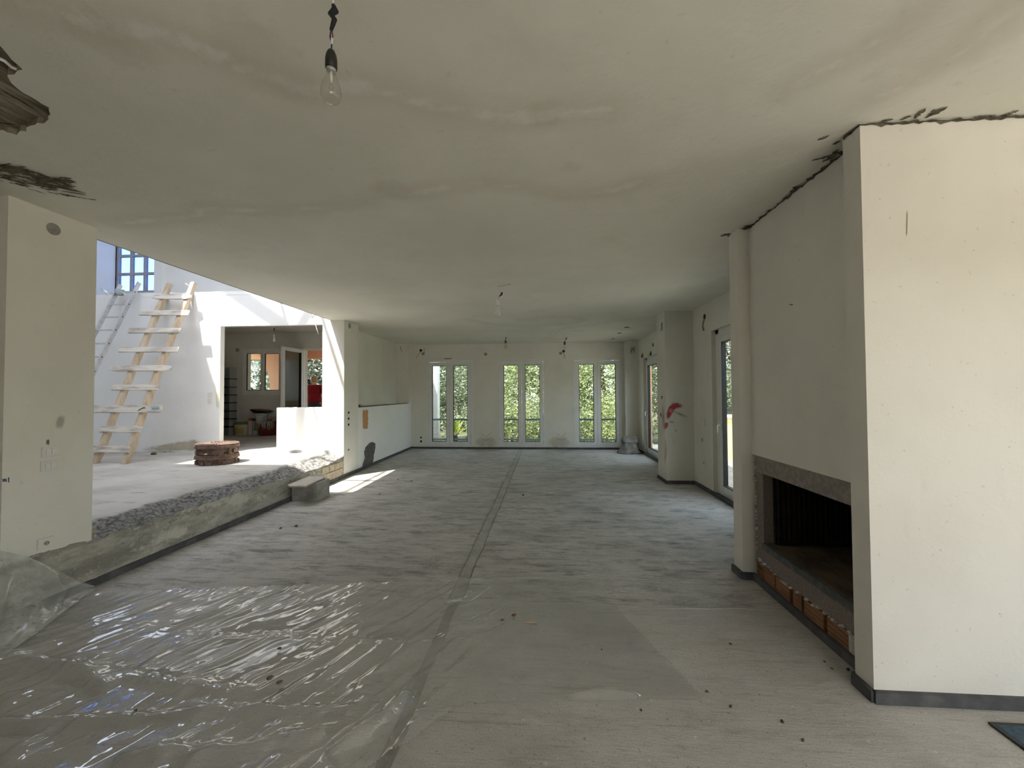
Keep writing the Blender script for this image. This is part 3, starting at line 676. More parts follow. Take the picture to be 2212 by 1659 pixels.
# upper gridded window
SKYTINT = m_glass('sky_tinted_glass', (.40,.53,.78), 1.0)  # blue of the sky put into the panes as a tint
root = struct(empty('window_4'), 'grid of square panes against blue sky above the ladders')
UF = mat('mauve_frame', (.42,.39,.41), (.36,.34,.36), 6, rough=.6)
cols, rows = 3, 5; pw = (UX1-UX0-.05*4)/3; ph = .345
frame4(MB(), UX0, UX1, UZ0, UZ1, .05, UY+.02, UY+.09, 'x').build('frame', UF, root)
for c in range(1, cols): MB().box(UX0+c*(pw+.05), UX0+c*(pw+.05)+.05, UY+.022, UY+.088, UZ0+.05, UZ1-.05).build('mullion', UF, root)
for r_ in range(1, rows): MB().box(UX0+.05, UX1-.05, UY+.024, UY+.086, UZ0+r_*.414, UZ0+r_*.414+.05).build('glazing_bar', UF, root)
for c in range(cols):
    for r_ in range(rows):
        MB().box(UX0+.05+c*(pw+.05), UX0+.05+c*(pw+.05)+pw, UY+.05, UY+.056, UZ0+.05+r_*.414, min(UZ0+(r_+1)*.414, UZ1-.05)).build('pane', SKYTINT, root)
# kitchen sliding window and open balcony door
root = struct(empty('window_5'), 'white two-part sliding kitchen window')
frame4(MB(), KWX0-.04, KWX1+.04, KWZ0-.04, KWZ1+.04, .07, YKB-.02, YKB+.05, 'x').build('frame', WHITE_PVC, root, bevel=.004)
km = (KWX0+KWX1)/2
s = sash(root, KWX0+.02, km+.03, KWZ0+.02, KWZ1-.02, .075, YKB-.03, YKB+.0, 'x')
MB().box(KWX0+.03, KWX0+.06, YKB-.05, YKB-.03, (KWZ0+KWZ1)/2-.10, (KWZ0+KWZ1)/2+.06).build('pull', WHITEP, s, bevel=.004)
sash(root, km-.03, KWX1-.02, KWZ0+.02, KWZ1-.02, .075, YKB+.002, YKB+.034, 'x')
root = struct(empty('door_3'), 'white glazed kitchen door standing open')
frame4(MB(), KDX0+.0, KDX1, ZU, KDZ, .05, YKB-.012, YKB+.06, 'x', .03).build('frame', WHITE_PVC, root, bevel=.004)
leaf = bpy.data.objects.new('leaf', None); COL.objects.link(leaf); leaf.parent = root
fp = onz(611,748,KDZ-.03); hg = Vector((KDX0+.02, YKB-.02, 0)); ang = math.atan2(fp.y-hg.y, fp.x-hg.x)
lw = .80
def leafbox(b, a0, a1, z0, z1, t0, t1):
    m = Matrix.Rotation(ang, 3, 'Z'); vs = []
    for z in (z0, z1):
        for a, t in ((a0,t0),(a1,t0),(a1,t1),(a0,t1)):
            v = m @ Vector((a, t, 0)); vs.append((hg.x+v.x, hg.y+v.y, z))
    return b.add(vs, [(3,2,1,0),(4,5,6,7),(0,1,5,4),(1,2,6,5),(2,3,7,6),(3,0,4,7)])
bpy.data.objects.remove(leaf)
b = MB(); z0, z1 = ZU+.02, KDZ-.03
for q in ((0,.095,z0,z1),(lw-.095,lw,z0,z1),(.095,lw-.095,z1-.095,z1),(.095,lw-.095,z0,z0+.095)): leafbox(b, *q, -.03, .03)
lf = b.build('leaf', WHITE_PVC, root, bevel=.004)
leafbox(MB(), .095, lw-.095, z0+.095, z1-.095, -.003, .003).build('pane', m_glass('door_glass', (.62,.66,.62), 1.6), lf)
leafbox(MB(), .088, .10, z0+.09, z1-.09, -.034, .034).build('gasket', GASKET, lf)
leafbox(MB(), lw-.10, lw-.088, z0+.09, z1-.09, -.034, .034).build('gasket', GASKET, lf)

# ================================================================== outside
gd = MB().box(-60, 60, -60, 80, -.75, -.5).build('ground', GRASS); struct(gd, 'garden ground around the house')
tr = MB().box(2.69, 12, -16, 12, -.5, -.03).box(-14, 2.9, -16, -3.3, -.5, -.03).build('floor_terrace', TERR); struct(tr, 'pale tiled terrace outside')
struct(MB().box(-9.6, -3.9, YKB+.25, 12.4, -.5, ZU-.02).build('floor_porch', TERR), 'tiled porch outside the kitchen door')
struct(MB().box(-9.6, -3.9, YKB+.25, 12.5, 3.0, 3.3).box(-9.6, -3.9, 12.1, 12.45, 2.62, 3.0).build('roof_porch', SALMON), 'salmon porch roof and beam')
struct(MB().box(-2.5, 6.0, -4.5, -3.25, 2.75, 2.95).box(4.75, 6.0, -3.25, 2.6, 2.75, 2.95).build('roof_sky_blocker', WHITE_R), 'added unseen overhang keeping sky light off the near walls')  # added out of view to cut sky light on the near walls
for x_, y_ in ((5.85,-4.35),(5.85,2.45),(-2.35,-4.35)): struct(MB().box(x_-.15, x_+.15, y_-.15, y_+.15, -.05, 2.75).build('wall_blocker_post', WHITE_R), 'added unseen post under the light-blocking overhang')  # unseen supports added with the light-blocking overhang
struct(MB().box(-16, 16, -13, -12.5, -.5, 3.0).build('wall_sky_blocker', mat('sky_blocker_render', (.44,.41,.36), (.36,.34,.29), 2, rough=.95)), 'added unseen wall beyond the terrace that blocks the low sky')  # unseen wall added to keep low sky light out of the room
# arched salmon porch pier
pp = []
x0 = ony(588,800,11.8).x; x1 = ony(588,800,11.8).x+.9
for k in range(13):
    t = k/12; pp.append((x0-.55*(1-sin(t*pi/2)), 3.0-.62*(1-cos(t*pi/2)) ))
b = MB(); prof = [(x0, .40)]+[(x0, 1.6)]+[(x0-.6*(u**2.2), 1.6+1.4*u) for u in np.linspace(.08, 1, 12)]
n = len(prof); vs = [(a, 11.7, z) for a, z in prof]+[(x1, 11.7, z) for a, z in prof]+[(a, 12.05, z) for a, z in prof]+[(x1, 12.05, z) for a, z in prof]
fs = []
for i in range(n-1): fs += [(i,n+i,n+i+1,i+1),(2*n+i,2*n+i+1,3*n+i+1,3*n+i),(i,i+1,2*n+i+1,2*n+i),(n+i,3*n+i,3*n+i+1,n+i+1)]
struct(b.add(vs, fs).build('wall_porch', SALMON), 'salmon arched pier of the porch')
struct(MB().box(-9.6, -3.9, 12.15, 12.3, ZU-.02, ZU+.85).build('wall_porch_parapet', mat('brown_parapet', (.20,.11,.09), (.16,.09,.07), 5, rough=.9)), 'low dark red porch parapet')
# balcony parapet with pale coping
struct(MB().box(3.2, 12, 9.1, 9.3, -.1, .93).build('wall_parapet', CREAM_R), 'ochre terrace parapet')
struct(MB().box(3.15, 12, 9.05, 9.35, .93, .99).build('trim_1', WHITE_R), 'pale coping on the ochre parapet')
struct(MB().box(-4.9, ony(945,850,12.6).x, 12.6, 12.9, -.5, 3.4).build('wall_white_corner', WHITE_R), 'white outside wall corner beyond the end window')
# slatted white screen below it
t = thing('louvre_screen', 'white slatted screen outside the window nearest the half wall', 'screen', (ony(948,930,12.5).x-.262, 12.5, -.5))
for k in range(11): MB().box(-.35, .262, -.012, .012, .20+k*.098-.085, .20+k*.098).build('slat', WHITE_R, t)
MB().box(-.30,-.27,.012,.03,0,1.2).box(.20,.23,.012,.03,0,1.2).build('post', WHITE_R, t)
# metal railing across the end windows
t = thing('balcony_railing', 'blue-grey two-rail metal railing outside the three end windows', 'railing', (-.5, 11.13, -.5))
MB().box(-3.05, 3.25, -.03, .03, 1.235, 1.285).build('top_rail', GREYMETAL, t)
MB().box(-3.05, 3.25, -.015, .015, .68, .725).build('bottom_rail', GREYMETAL, t)
for x in (-3.0, -1.02, .94, 3.1): MB().box(x-.02, x+.02, -.02, .02, 0, 1.24).build('post', GREYMETAL, t)
t = thing('terrace_railing', 'thin metal railing with upright bars outside the far balcony door', 'railing', (3.5, 10.2, -.03))
MB().box(0, 3.2, -.02, .02, .80, .84).build('top_rail', GREYMETAL, t); MB().box(0, 3.2, -.02, .02, .06, .09).build('bottom_rail', GREYMETAL, t)
for k in range(12): MB().box(.05+k*.27, .065+k*.27, -.007, .007, .0, .82).build('bar', GREYMETAL, t)
MB().box(0, .03, -.02, .02, 0, .06).build('foot', GREYMETAL, t)

def leaf_mesh(name, centers, spread, per, size, m, seed, parent):
    r = np.random.default_rng(seed); C_ = np.repeat(np.array(centers), per, 0); n = len(C_)
    P = C_+r.normal(0, 1, (n, 3))*spread
    a = r.normal(0, 1, (n, 3)); a /= np.linalg.norm(a, axis=1)[:, None]; a[:, 2] *= .6
    bdir = np.cross(a, r.normal(0, 1, (n, 3))); bdir /= np.linalg.norm(bdir, axis=1)[:, None]
    s = size*(.6+.8*r.random(n))[:, None]; L = a*s; W = bdir*s*.42
    V = np.stack([P-L*.5, P+W*.5, P+L*.5, P-W*.5], 1).reshape(-1, 3)
    me = bpy.data.meshes.new(name); me.vertices.add(n*4); me.vertices.foreach_set('co', V.reshape(-1))
    me.loops.add(n*4); me.loops.foreach_set('vertex_index', np.arange(n*4, dtype=np.int32))
    me.polygons.add(n); me.polygons.foreach_set('loop_start', np.arange(0, n*4, 4, dtype=np.int32)); me.polygons.foreach_set('loop_total', np.full(n, 4, np.int32))
    me.update(calc_edges=True)
    clump = np.repeat(r.random(len(centers)), per); rn = np.clip(.55*clump+.45*r.random(n), 0, 1)
    at = me.attributes.new('rnd', 'FLOAT', 'POINT'); at.data.foreach_set('value', np.repeat(rn, 4).astype(np.float32))
    o = mesh_obj(name, me, m, parent); o['kind'] = 'stuff'; return o
def tree(name, label, cat, x, y, h, rx, m, seed, group=None, clumps=170, per=100, size=.12, zc=None, rz=None, trunk=True):
    r = np.random.default_rng(seed); t = thing(name, label, cat, (x, y, -.5), 0, group)
    rz = rz or h*.46; zc = zc or h*.54; cs = []
    while len(cs) < clumps:
        d = r.normal(0, 1, 3); d /= np.linalg.norm(d); q = d*(.55+.45*r.random())
        cs.append((q[0]*rx*(1+.25*sin(5*q[2]+seed)), q[1]*rx, zc+q[2]*rz))
    leaf_mesh('foliage', cs, .24, per, size, m, seed, t)
    if trunk:
        tops = [(r.normal(0, .12), r.normal(0, .12), h*k/4*.7) for k in range(5)]; tops[0] = (0, 0, 0)
        tk = MB().tube(tops, [.13, .11, .09, .07, .03], 8).build('trunk', BARK, t, True)
        for k in range(6):
            c = cs[int(r.integers(len(cs)))]; a = tops[1+k % 3]
            MB().tube([a, tuple((np.array(a)*.5+np.array(c)*.5)+r.normal(0, .15, 3)), c], [.05,.03,.012], 6).build('branch', BARK, tk, True)
    else: MB().tube([(0,0,0),(0.02,0,h*.4)], [.05,.02], 6).build('stem', BARK, t)
    return t
GT = 'trees behind the house'
TL = [('olive_tree','grey-green olive-leaved tree behind the white wall corner','tree',-4.6,15.6,4.6,1.9,LEAF_A,1),
 ('leafy_tree','dense mid-green tree seen through the window nearest the half wall','tree',-2.3,17.2,5.4,2.0,LEAF_A,2),
 ('leafy_tree','bright yellow-green tree seen through the middle window','tree',.0,15.4,4.6,1.7,LEAF_B,3),
 ('leafy_tree','pale green tree seen through the window beside the sack','tree',2.5,16.0,5.0,1.8,LEAF_B,4),
 ('leafy_tree','dark green tree outside the far balcony door','tree',4.6,14.2,5.0,1.6,LEAF_A,5),
 ('leafy_tree','grey-green tree beyond the ochre terrace parapet','tree',7.0,15.2,5.6,1.9,LEAF_C,6),
 ('leafy_tree','tall tree standing behind the ochre parapet and the grey-green tree','tree',9.6,18,7,2.4,LEAF_C,7),
 ('background_tree','large tree filling the gap behind the railing, left of the yucca','tree',-4.0,20.5,7,2.6,LEAF_C,8),
 ('background_tree','large tree rising behind the bright yellow-green tree','tree',.6,20.5,7.5,2.8,LEAF_C,9),
 ('background_tree','large tree rising behind the pale green tree','tree',4.8,20,7.5,2.8,LEAF_A,10),
 ('garden_tree','grey conifer-like tree seen through the sliding kitchen window','tree',-12.6,17,6.0,2.3,LEAF_C,11),
 ('garden_tree','broad-leaved tree seen through the open kitchen door','tree',-9.3,16.0,5.6,2.0,LEAF_C,12),
 ('garden_tree','dark tree standing behind the kitchen porch pier','tree',-11.0,19.5,7.0,2.6,LEAF_A,13)]
for nm, lb, ct, x, y, h, rx, m, sd in TL: tree(nm, lb, ct, x, y, h, rx, m, sd, GT, size=.22 if sd == 12 else .12)
for k, (x, y, m, lb) in enumerate([(-4.6,14.9,LEAF_A,'low dark shrub behind the slatted screen'),(-1.0,13.6,LEAF_B,'low bright shrub below the middle window'),(.6,13.7,LEAF_A,'low green shrub between the middle window and the one by the sack'),(2.2,13.6,LEAF_B,'low bright shrub below the window beside the sack'),(-1.9,14.8,LEAF_A,'low shrub directly behind the yucca'),(-8.6,13.9,LEAF_B,'bright shrub beyond the porch parapet'),(-10.8,14,LEAF_C,'grey shrub outside the sliding kitchen window')]):
    tree('garden_shrub', lb, 'shrub', x, y, 1.9, 1.05, m, 40+k, 'shrubs along the back garden', 70, 80, .10, .95, .85, False)
t = thing('yucca_plant', 'spiky yellow-green yucca outside the window nearest the half wall', 'plant', (-2.80, 13.0, -.5))
b = MB(); r = random.Random(3); RN = []
for k in range(90):
    a = r.uniform(0, 2*pi); e = r.uniform(.05, 1.45); L = r.uniform(.45, .75); w_ = .022
    d = Vector((cos(a)*cos(e), sin(a)*cos(e), sin(e))); s = Vector((-sin(a), cos(a), 0))*w_; o = Vector((0,0,.62))
    p1 = o+d*L*.5; p2 = o+d*L-Vector((0,0,.10*cos(e)*L))
    b.add([o-s*.6, o+s*.6, p1+s, p1-s, p2], [(0,1,2,3),(3,2,4)])
o = b.build('leaf_rosette', LEAF_Y, t); o['kind'] = 'stuff'
at = o.data.attributes.new('rnd', 'FLOAT', 'POINT'); at.data.foreach_set('value', np.repeat(RNG.random(90), 5).astype(np.float32))
MB().tube([(0,0,0),(0.02,0,.35),(0,0,.64)], [.07,.06,.06], 8).build('stem', BARK, t)

# ================================================================== fireplace
t = thing('fireplace', 'open fireplace with stone lintel, sooty fluted back and exposed brick plinth', 'fireplace', (1.697, 2.2, 0))
def FB(x0, x1, y0, y1, z0, z1): return MB().box(x0, x1, y0-2.2, y1-2.2, z0, z1)
LINT = mat('stone_lintel', (.235,.215,.19), (.34,.29,.26), 26, .35, .65, .9, bump=.5, bscale=70)
b = strip_wall(rline([(.0,.997),(.5,1.0),(1.11,.997)], .006, .04, 3), .868, .006, .2, 'x'); b.build('lintel', LINT, t)
FB(.004, .075, 3.215, 3.315, .15, .868).build('jamb', GRANITE, t); FB(.004, .09, 2.2, 2.28, .15, .868).build('jamb', GRANITE, t)
FB(.075, .72, 3.19, 3.30, .15, .95).build('firebox_side', SOOT, t); FB(.09, .72, 2.2, 2.24, .15, .95).build('firebox_side', SOOT, t)
# fluted cast iron fireback runs round the far side and the back
b = MB()
for k in range(34): b.lathe([(.012,.345),(.012,.93)], 8, (.10+.0*k+.60*min(1,k/16), (3.188-2.2) if k <= 16 else 0.99-(k-16)*.055, 0))
b.box(.70, .72, .02, 1.0, .34, .95).build('fireback', SOOT, t)
FB(.21, .72, 2.2, 3.3, .93, .96).build('firebox_top', SOOT, t)
FB(.02, .72, 2.2, 3.3, .30, .338).build('hearth', HEARTHTOP, t)
strip_wall(rline([(0,.342),(.5,.34),(1.02,.342)], .003, .05, 5), .292, -.012, .02, 'x').build('hearth_edge', HEARTH, t)
FB(.002, .06, 2.2, 3.31, .165, .293).build('granite_band', GRANITE, t)
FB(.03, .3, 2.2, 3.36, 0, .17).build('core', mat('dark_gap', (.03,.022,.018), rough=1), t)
for i, (a, c) in enumerate([(2.20,2.335),(2.385,2.555),(2.58,2.76),(2.79,2.88),(2.91,3.07),(3.092,3.232)]):
    bk = FB(.004+.003*(i % 2), .10, a, c, .045, .160-.004*(i % 3)).build('brick', BRICK, t, bevel=.003)
    for z in (.075, .103, .13): FB(.0015+.003*(i % 2), .006+.003*(i % 2), a+.004, c-.004, z-.003, z+.001).build('groove', mat('brick_groove', (.22,.10,.055), rough=.95), bk)
hb = MB()                                                   # the end-on hollow brick with its cells
hb.box(.006, .05, 1.045, 1.13, .05, .058).box(.006,.05,1.045,1.13,.095,.102).box(.006,.05,1.045,1.13,.145,.152)
for y in (1.045,1.072,1.098,1.123): hb.box(.006,.05,y,y+.007,.05,.152)
hb.build('brick', BRICK, t)
r = random.Random(4)
for k in range(46):
    y = .12+1.0*r.random(); z = .160+r.gauss(0, .006)+(.02 if y > .9 else 0); s = .006+.012*r.random()
    mo = MB().lathe([(s*.3,-s*.4),(s,0),(s*.5,s*.5)], 6, (.002+.002*r.random(), y, z)).build('mortar_crumb', MORTAR, t)
for k in range(40):
    z = .16+.83*r.random(); s = .004+.009*r.random()
    MB().lathe([(s*.3,-s*.6),(s,0),(s*.5,s*.7)], 6, (.002, 1.115+r.gauss(0, .004), z)).build('mortar_crumb', MORTAR, t)
FB(.003, .05, 2.33, 2.385, .05, .15).build('mortar_fill', MORTAR, t, bevel=.008)

# ================================================================== ladders
t = thing('wooden_ladder', 'home-made timber ladder with uneven nailed rungs leaning on the white wall', 'ladder', (-6.7, 5.70, ZU))
k_ = (6.88-5.70)/(LEDGE-ZU)
def lad(x, y):
    d = ray(x, y); tt = (5.70-ZU*k_+k_*1.5)/(d[1]-k_*d[2]); return Vector(CP+d*tt)-Vector((-6.7, 5.70, ZU))
def on_l(X, z): return Vector((X+6.7, (z-ZU)*k_, z-ZU))
nrm = Vector((0, -1, k_)).normalized()                       # outward, towards the room
for X0, X1, zt in ((-6.90,-6.955,3.60),(-6.40,-6.475,3.61)):
    b = MB(); P = []
    for i in range(11):
        f = i/10; P.append(on_l(X0+(X1-X0)*min(1, f*2.2)+.006*sin(i*2.3+X0), ZU+(zt-ZU)*f))
    vs = []
    for i, p in enumerate(P):
        q = .041+.003*sin(i*1.7); dp = .036
        for sx, sn in ((-1,-1),(1,-1),(1,1),(-1,1)): vs.append(p+Vector((sx*q,0,0))+nrm*(sn*dp-dp))
    fs = [(3,2,1,0), tuple(range(40,44))]
    for i in range(10): fs += [(4*i+a, 4*i+(a+1) % 4, 4*i+4+(a+1) % 4, 4*i+4+a) for a in range(4)]
    b.add(vs, fs).build('rail', WOOD, t, bevel=.006)
RG = [(642,330,415,20),(677,304,410,20),(715,280,391,20),(756,260,388,20),(796,240,371,22),(838,244,345,20),(884,196,351,27),(928,220,307,22),(971,190,282,24)]
r = random.Random(2)
for i, (y, xa, xb, hp) in enumerate(RG):
    a = lad(xa, y); c = lad(xb, y); n = 8; hh = hp/F*(a.y+5.7)*.33; vs = []
    for j in range(n+1):
        p = a+(c-a)*j/n; e = .55 if (i == 0 and j in (0, n)) else (1-.3*(j in (0, n))*(i in (4,)))
        for sn, su in ((0,-1),(.026,-1),(.026,1),(0,1)):
            vs.append(p+nrm*sn+Vector((.0,k_,1)).normalized()*(su*hh*e+r.uniform(-.004,.004)))
    fs = [(3,2,1,0), tuple(range(4*n, 4*n+4))]
    for j in range(n): fs += [(4*j+q, 4*j+(q+1) % 4, 4*j+4+(q+1) % 4, 4*j+4+q) for q in range(4)]
    rg = MB().add(vs, fs).build('rung', WOODP, t, bevel=.004)
    if i == 6:
        decal('blue_paint', m_decal('blue_smear', (.22,.36,.42), (.35,.8), .9), [lad(x, yy)+nrm*.028 for x, yy in ((325,885),(335,884),(345,883),(351,882))], .03, nrm, rg)
        decal('tar_smear', m_decal('black_smear', (.03,.03,.03), (.3,.7), .9), [lad(x, yy)+nrm*.029 for x, yy in ((298,893),(305,886),(314,882),(323,883))], .014, nrm, rg)
q = lad(408,618)
MB().tube([q+Vector((.05*cos(a), -.03*sin(a)*2, .03*sin(a)-.02*cos(a))) for a in np.linspace(0, 2*pi, 14)]+[q+Vector((.07,-.05,-.05))], .004, 5).build('string_loop', WHITEP, t)

t = thing('aluminium_ladder', 'narrow silver aluminium ladder leaning beside the wooden one', 'ladder', (-7.66, 5.55, ZU))
ka = (6.9-5.55)/(3.586-ZU); na = Vector((0,-1,ka)).normalized(); ua_ = Vector((0,ka,1)).normalized()
def on_a(dx, z): return Vector((dx, (z-ZU)*ka, z-ZU))
for dx, zt in ((-.178,3.56),(.178,3.60)):
    a, c = on_a(dx, ZU+.01), on_a(dx, zt)
    rl = MB().obar(a, c, .026, .068, na).build('rail', ALU, t, bevel=.003)
    MB().obar(on_a(dx, ZU), on_a(dx, ZU+.06), .034, .078, na).build('foot', BLACKP, rl)
zs = [onx(x, y, -7.48).z for x, y in ((299,633),(285.5,659),(272,686),(258,714),(244,743),(229.6,772),(214,803),(203,832))]
while zs[-1] > ZU+.4: zs.append(zs[-1]-.262)
for z in zs:
    rg = MB().obar(on_a(-.178, z), on_a(.178, z), .034, .026, (0,0,1)).build('rung', ALU, t, bevel=.004)
    MB().lathe([(.011,0),(.011,.002)], 10, on_a(.191, z), (1,0,0)).build('rivet', BLACKP, rg)
t = thing('plastic_cup', 'small grey plastic tub stuck on top of the aluminium ladder', 'cup', tuple(ony(258,640,6.80)))
MB().lathe([(.055,0),(.06,.03),(.072,.10),(.066,.10),(.055,.02)], 16, (0,0,.02)).build('cup_body', mat('grey_plastic', (.33,.36,.38), (.45,.47,.48), 14, rough=.5), t, True)
MB().tube([(.05,0,.06),(.10,-.01,.05),(.12,0,.02)], .012, 8).build('spout', WHITEP, t, True)
P = np.zeros((14, 5, 3)); a = ony(216,624,6.80); c = ony(252,637,6.84)
for i in range(14):
    f = i/13
    for j in range(5):
        g = j/4-.5; P[i, j] = tuple(a+(c-a)*f+Vector((0, .02*sin(f*9+j), (g*.075*sin(pi*min(1, f*.9+.12)))+.012*sin(f*11)-.03*sin(pi*f))))
tag(grid_obj('plastic_scrap', P, FILM2), 'torn scrap of clear plastic caught on the left ladder rail', 'plastic')

# ================================================================== grates, box, mat, sack
def grate(z, rot, label):
    t = thing('drain_grate', label, 'drain grate', (-5.0, 5.86, z), rot, 'stacked cast-iron drain grates'); R = .275
    b = MB(); n = 48
    skirt = []
    for k in range(n):
        if k % 8 in (6, 7): continue
        a0, a1 = 2*pi*k/n, 2*pi*(k+1)/n; h = .085 if k % 8 < 4 else .055
        rr = R-.012
        vs = [(q*cos(a), q*sin(a), zz) for zz in (0, h) for q in (rr-.022, rr) for a in (a0, a1)]
        b.add(vs, [(0,1,3,2),(4,6,7,5),(2,3,7,6),(0,4,5,1),(0,2,6,4),(1,5,7,3)])
    b.build('frame_skirt', RUST, t)
    MB().lathe([(R-.05,.02),(R-.03,.02),(R-.03,.085),(R-.05,.085)], 40, ring=True).build('inner_ring', RUST, t)
    MB().lathe([(R-.03,.085),(R+.006,.085),(R+.014,.095),(R+.012,.122),(R-.03,.124)], 48, ring=True).build('frame_flange', RUST, t, bevel=.003)
    for k in range(6):
        a = 2*pi*k/6+.3; m = MB().obar((.235*cos(a),.235*sin(a),.03),(.285*cos(a),.285*sin(a),.03),.05,.06); m.build('lug', RUST, t, bevel=.006)
    c = MB()
    for q in range(32):
        a = 2*pi*q/32; c.obar((.10*cos(a),.10*sin(a),.140),((R-.012)*cos(a),(R-.012)*sin(a),.138), .015, .024)
    cv = c.build('cover_ribs', RUST, t, bevel=.002)
    MB().lathe([(R-.018,.118),(R+.004,.118),(R+.006,.142),(R-.004,.150),(R-.018,.150)], 48, ring=True).build('cover_rim', RUST, cv)
    MB().lathe([(.115,.120),(.115,.150),(.10,.156),(.03,.158),(.028,.154),(.001,.154)], 40).build('cover_hub', RUST, cv)
    for q in range(12):
        a = 2*pi*q/12
        for rr in (.05, .085): MB().lathe([(.011,.158),(.011,.164),(.007,.166)], 6, (rr*cos(a),rr*sin(a),0)).build('stud', RUST, cv)
    return t
grate(ZU-.003, .2, 'rusty round cast-iron drain grate on the platform, lower one of the stack')
grate(ZU+.162, .75, 'rusty round cast-iron drain grate, upper one of the stack with sun on its top')
t = thing('concrete_box', 'small open-topped concrete box against the step', 'box', (-3.49, 5.385, 0))
W_, D_, Hh, th = .365, .345, .25, .035
b = MB(); b.prism([(0,0),(W_-.05,0),(W_,.012),(W_,D_),(0,D_)], 0, .03)
b.box(0,W_-.02,0,th,.03,Hh).box(0,W_,D_-th,D_,.03,Hh).box(0,th,th,D_-th,.03,Hh).box(W_-th,W_,.006,D_-th,.03,Hh)
b.build('box_body', CONC, t, bevel=.006)
zl = .262
lid = [onz(x, y, zl) for x, y in ((621.7,1048.4),(627.6,1051.4),(658.8,1051.4),(698,1034),(703,1030),(666,1030))]
lidm = MB().prism([(p.x, p.y) for p in lid], .252, .270).build('box_lid', mat('cement_board', (.46,.42,.36), (.38,.345,.295), 8, rough=.85, bump=.4))
tag(lidm, 'loose thin board with a clipped corner lying across the concrete box', 'board')
t = thing('door_mat', 'small blue door mat on the floor below the broad cream wall', 'mat', (2.33, 1.72, 0))
b = MB().box(-.32, .32, -.24, .24, .004, .014); mm = b.build('mat_pile', mat('blue_mat', (.085,.13,.165), (.055,.09,.12), 60, rough=1, bump=.8, bscale=160), t, bevel=.004)
frame4(MB(), -.335, .335, -.255, .255, .018, .003, .012, 'x')
bb = MB(); bb.box(-.335,-.32,-.255,.255,.003,.012).box(.32,.335,-.255,.255,.003,.012).box(-.32,.32,-.255,-.24,.003,.012).box(-.32,.32,.24,.255,.003,.012)
bb.build('mat_border', BLACKP, t)
SACK = mat('dirty_canvas', (.30,.28,.25), (.17,.155,.14), 9, .35, .65, .95, bump=.7, bscale=22, bdist=.02)
t = thing('rubble_sack', 'dirty grey sack with its top folded over, standing in the far corner', 'sack', (2.19, 10.10, 0))
def sackring(z, wx, wy, seed, jag):
    return [( (abs(cos(a))**.7*(1 if cos(a) > 0 else -1))*wx*(1+jag*(vnoise(np.array(a*1.6+seed), np.array(z*9.)) -.5)), (abs(sin(a))**.7*(1 if sin(a) > 0 else -1))*wy*(1+jag*(vnoise(np.array(a*1.9), np.array(z*7.+seed))-.5)), z) for a in np.linspace(0, 2*pi, 40, endpoint=False)]
def ringmesh(name, rings, m, par):
    n = 40; vs = [tuple(map(float, v)) for q in rings for v in q]
    fs = [(i*n+k, i*n+(k+1) % n, (i+1)*n+(k+1) % n, (i+1)*n+k) for i in range(len(rings)-1) for k in range(n)]+[tuple(range(n))[::-1], tuple(range((len(rings)-1)*n, len(rings)*n))]
    return MB().add(vs, fs).build(name, m, par, True)
ringmesh('sack_body', [sackring(z, wx, wy, 3, .45) for z, wx, wy in ((0,.27,.20),(.03,.275,.2),(.09,.235,.18),(.16,.205,.16),(.24,.185,.14),(.31,.18,.12),(.34,.175,.08))], SACK, t)
ringmesh('folded_top', [sackring(z, wx, wy, 8, .25) for z, wx, wy in ((.255,.20,.155),(.30,.203,.155),(.36,.19,.13),(.41,.17,.075),(.425,.15,.03))], SACK, t)

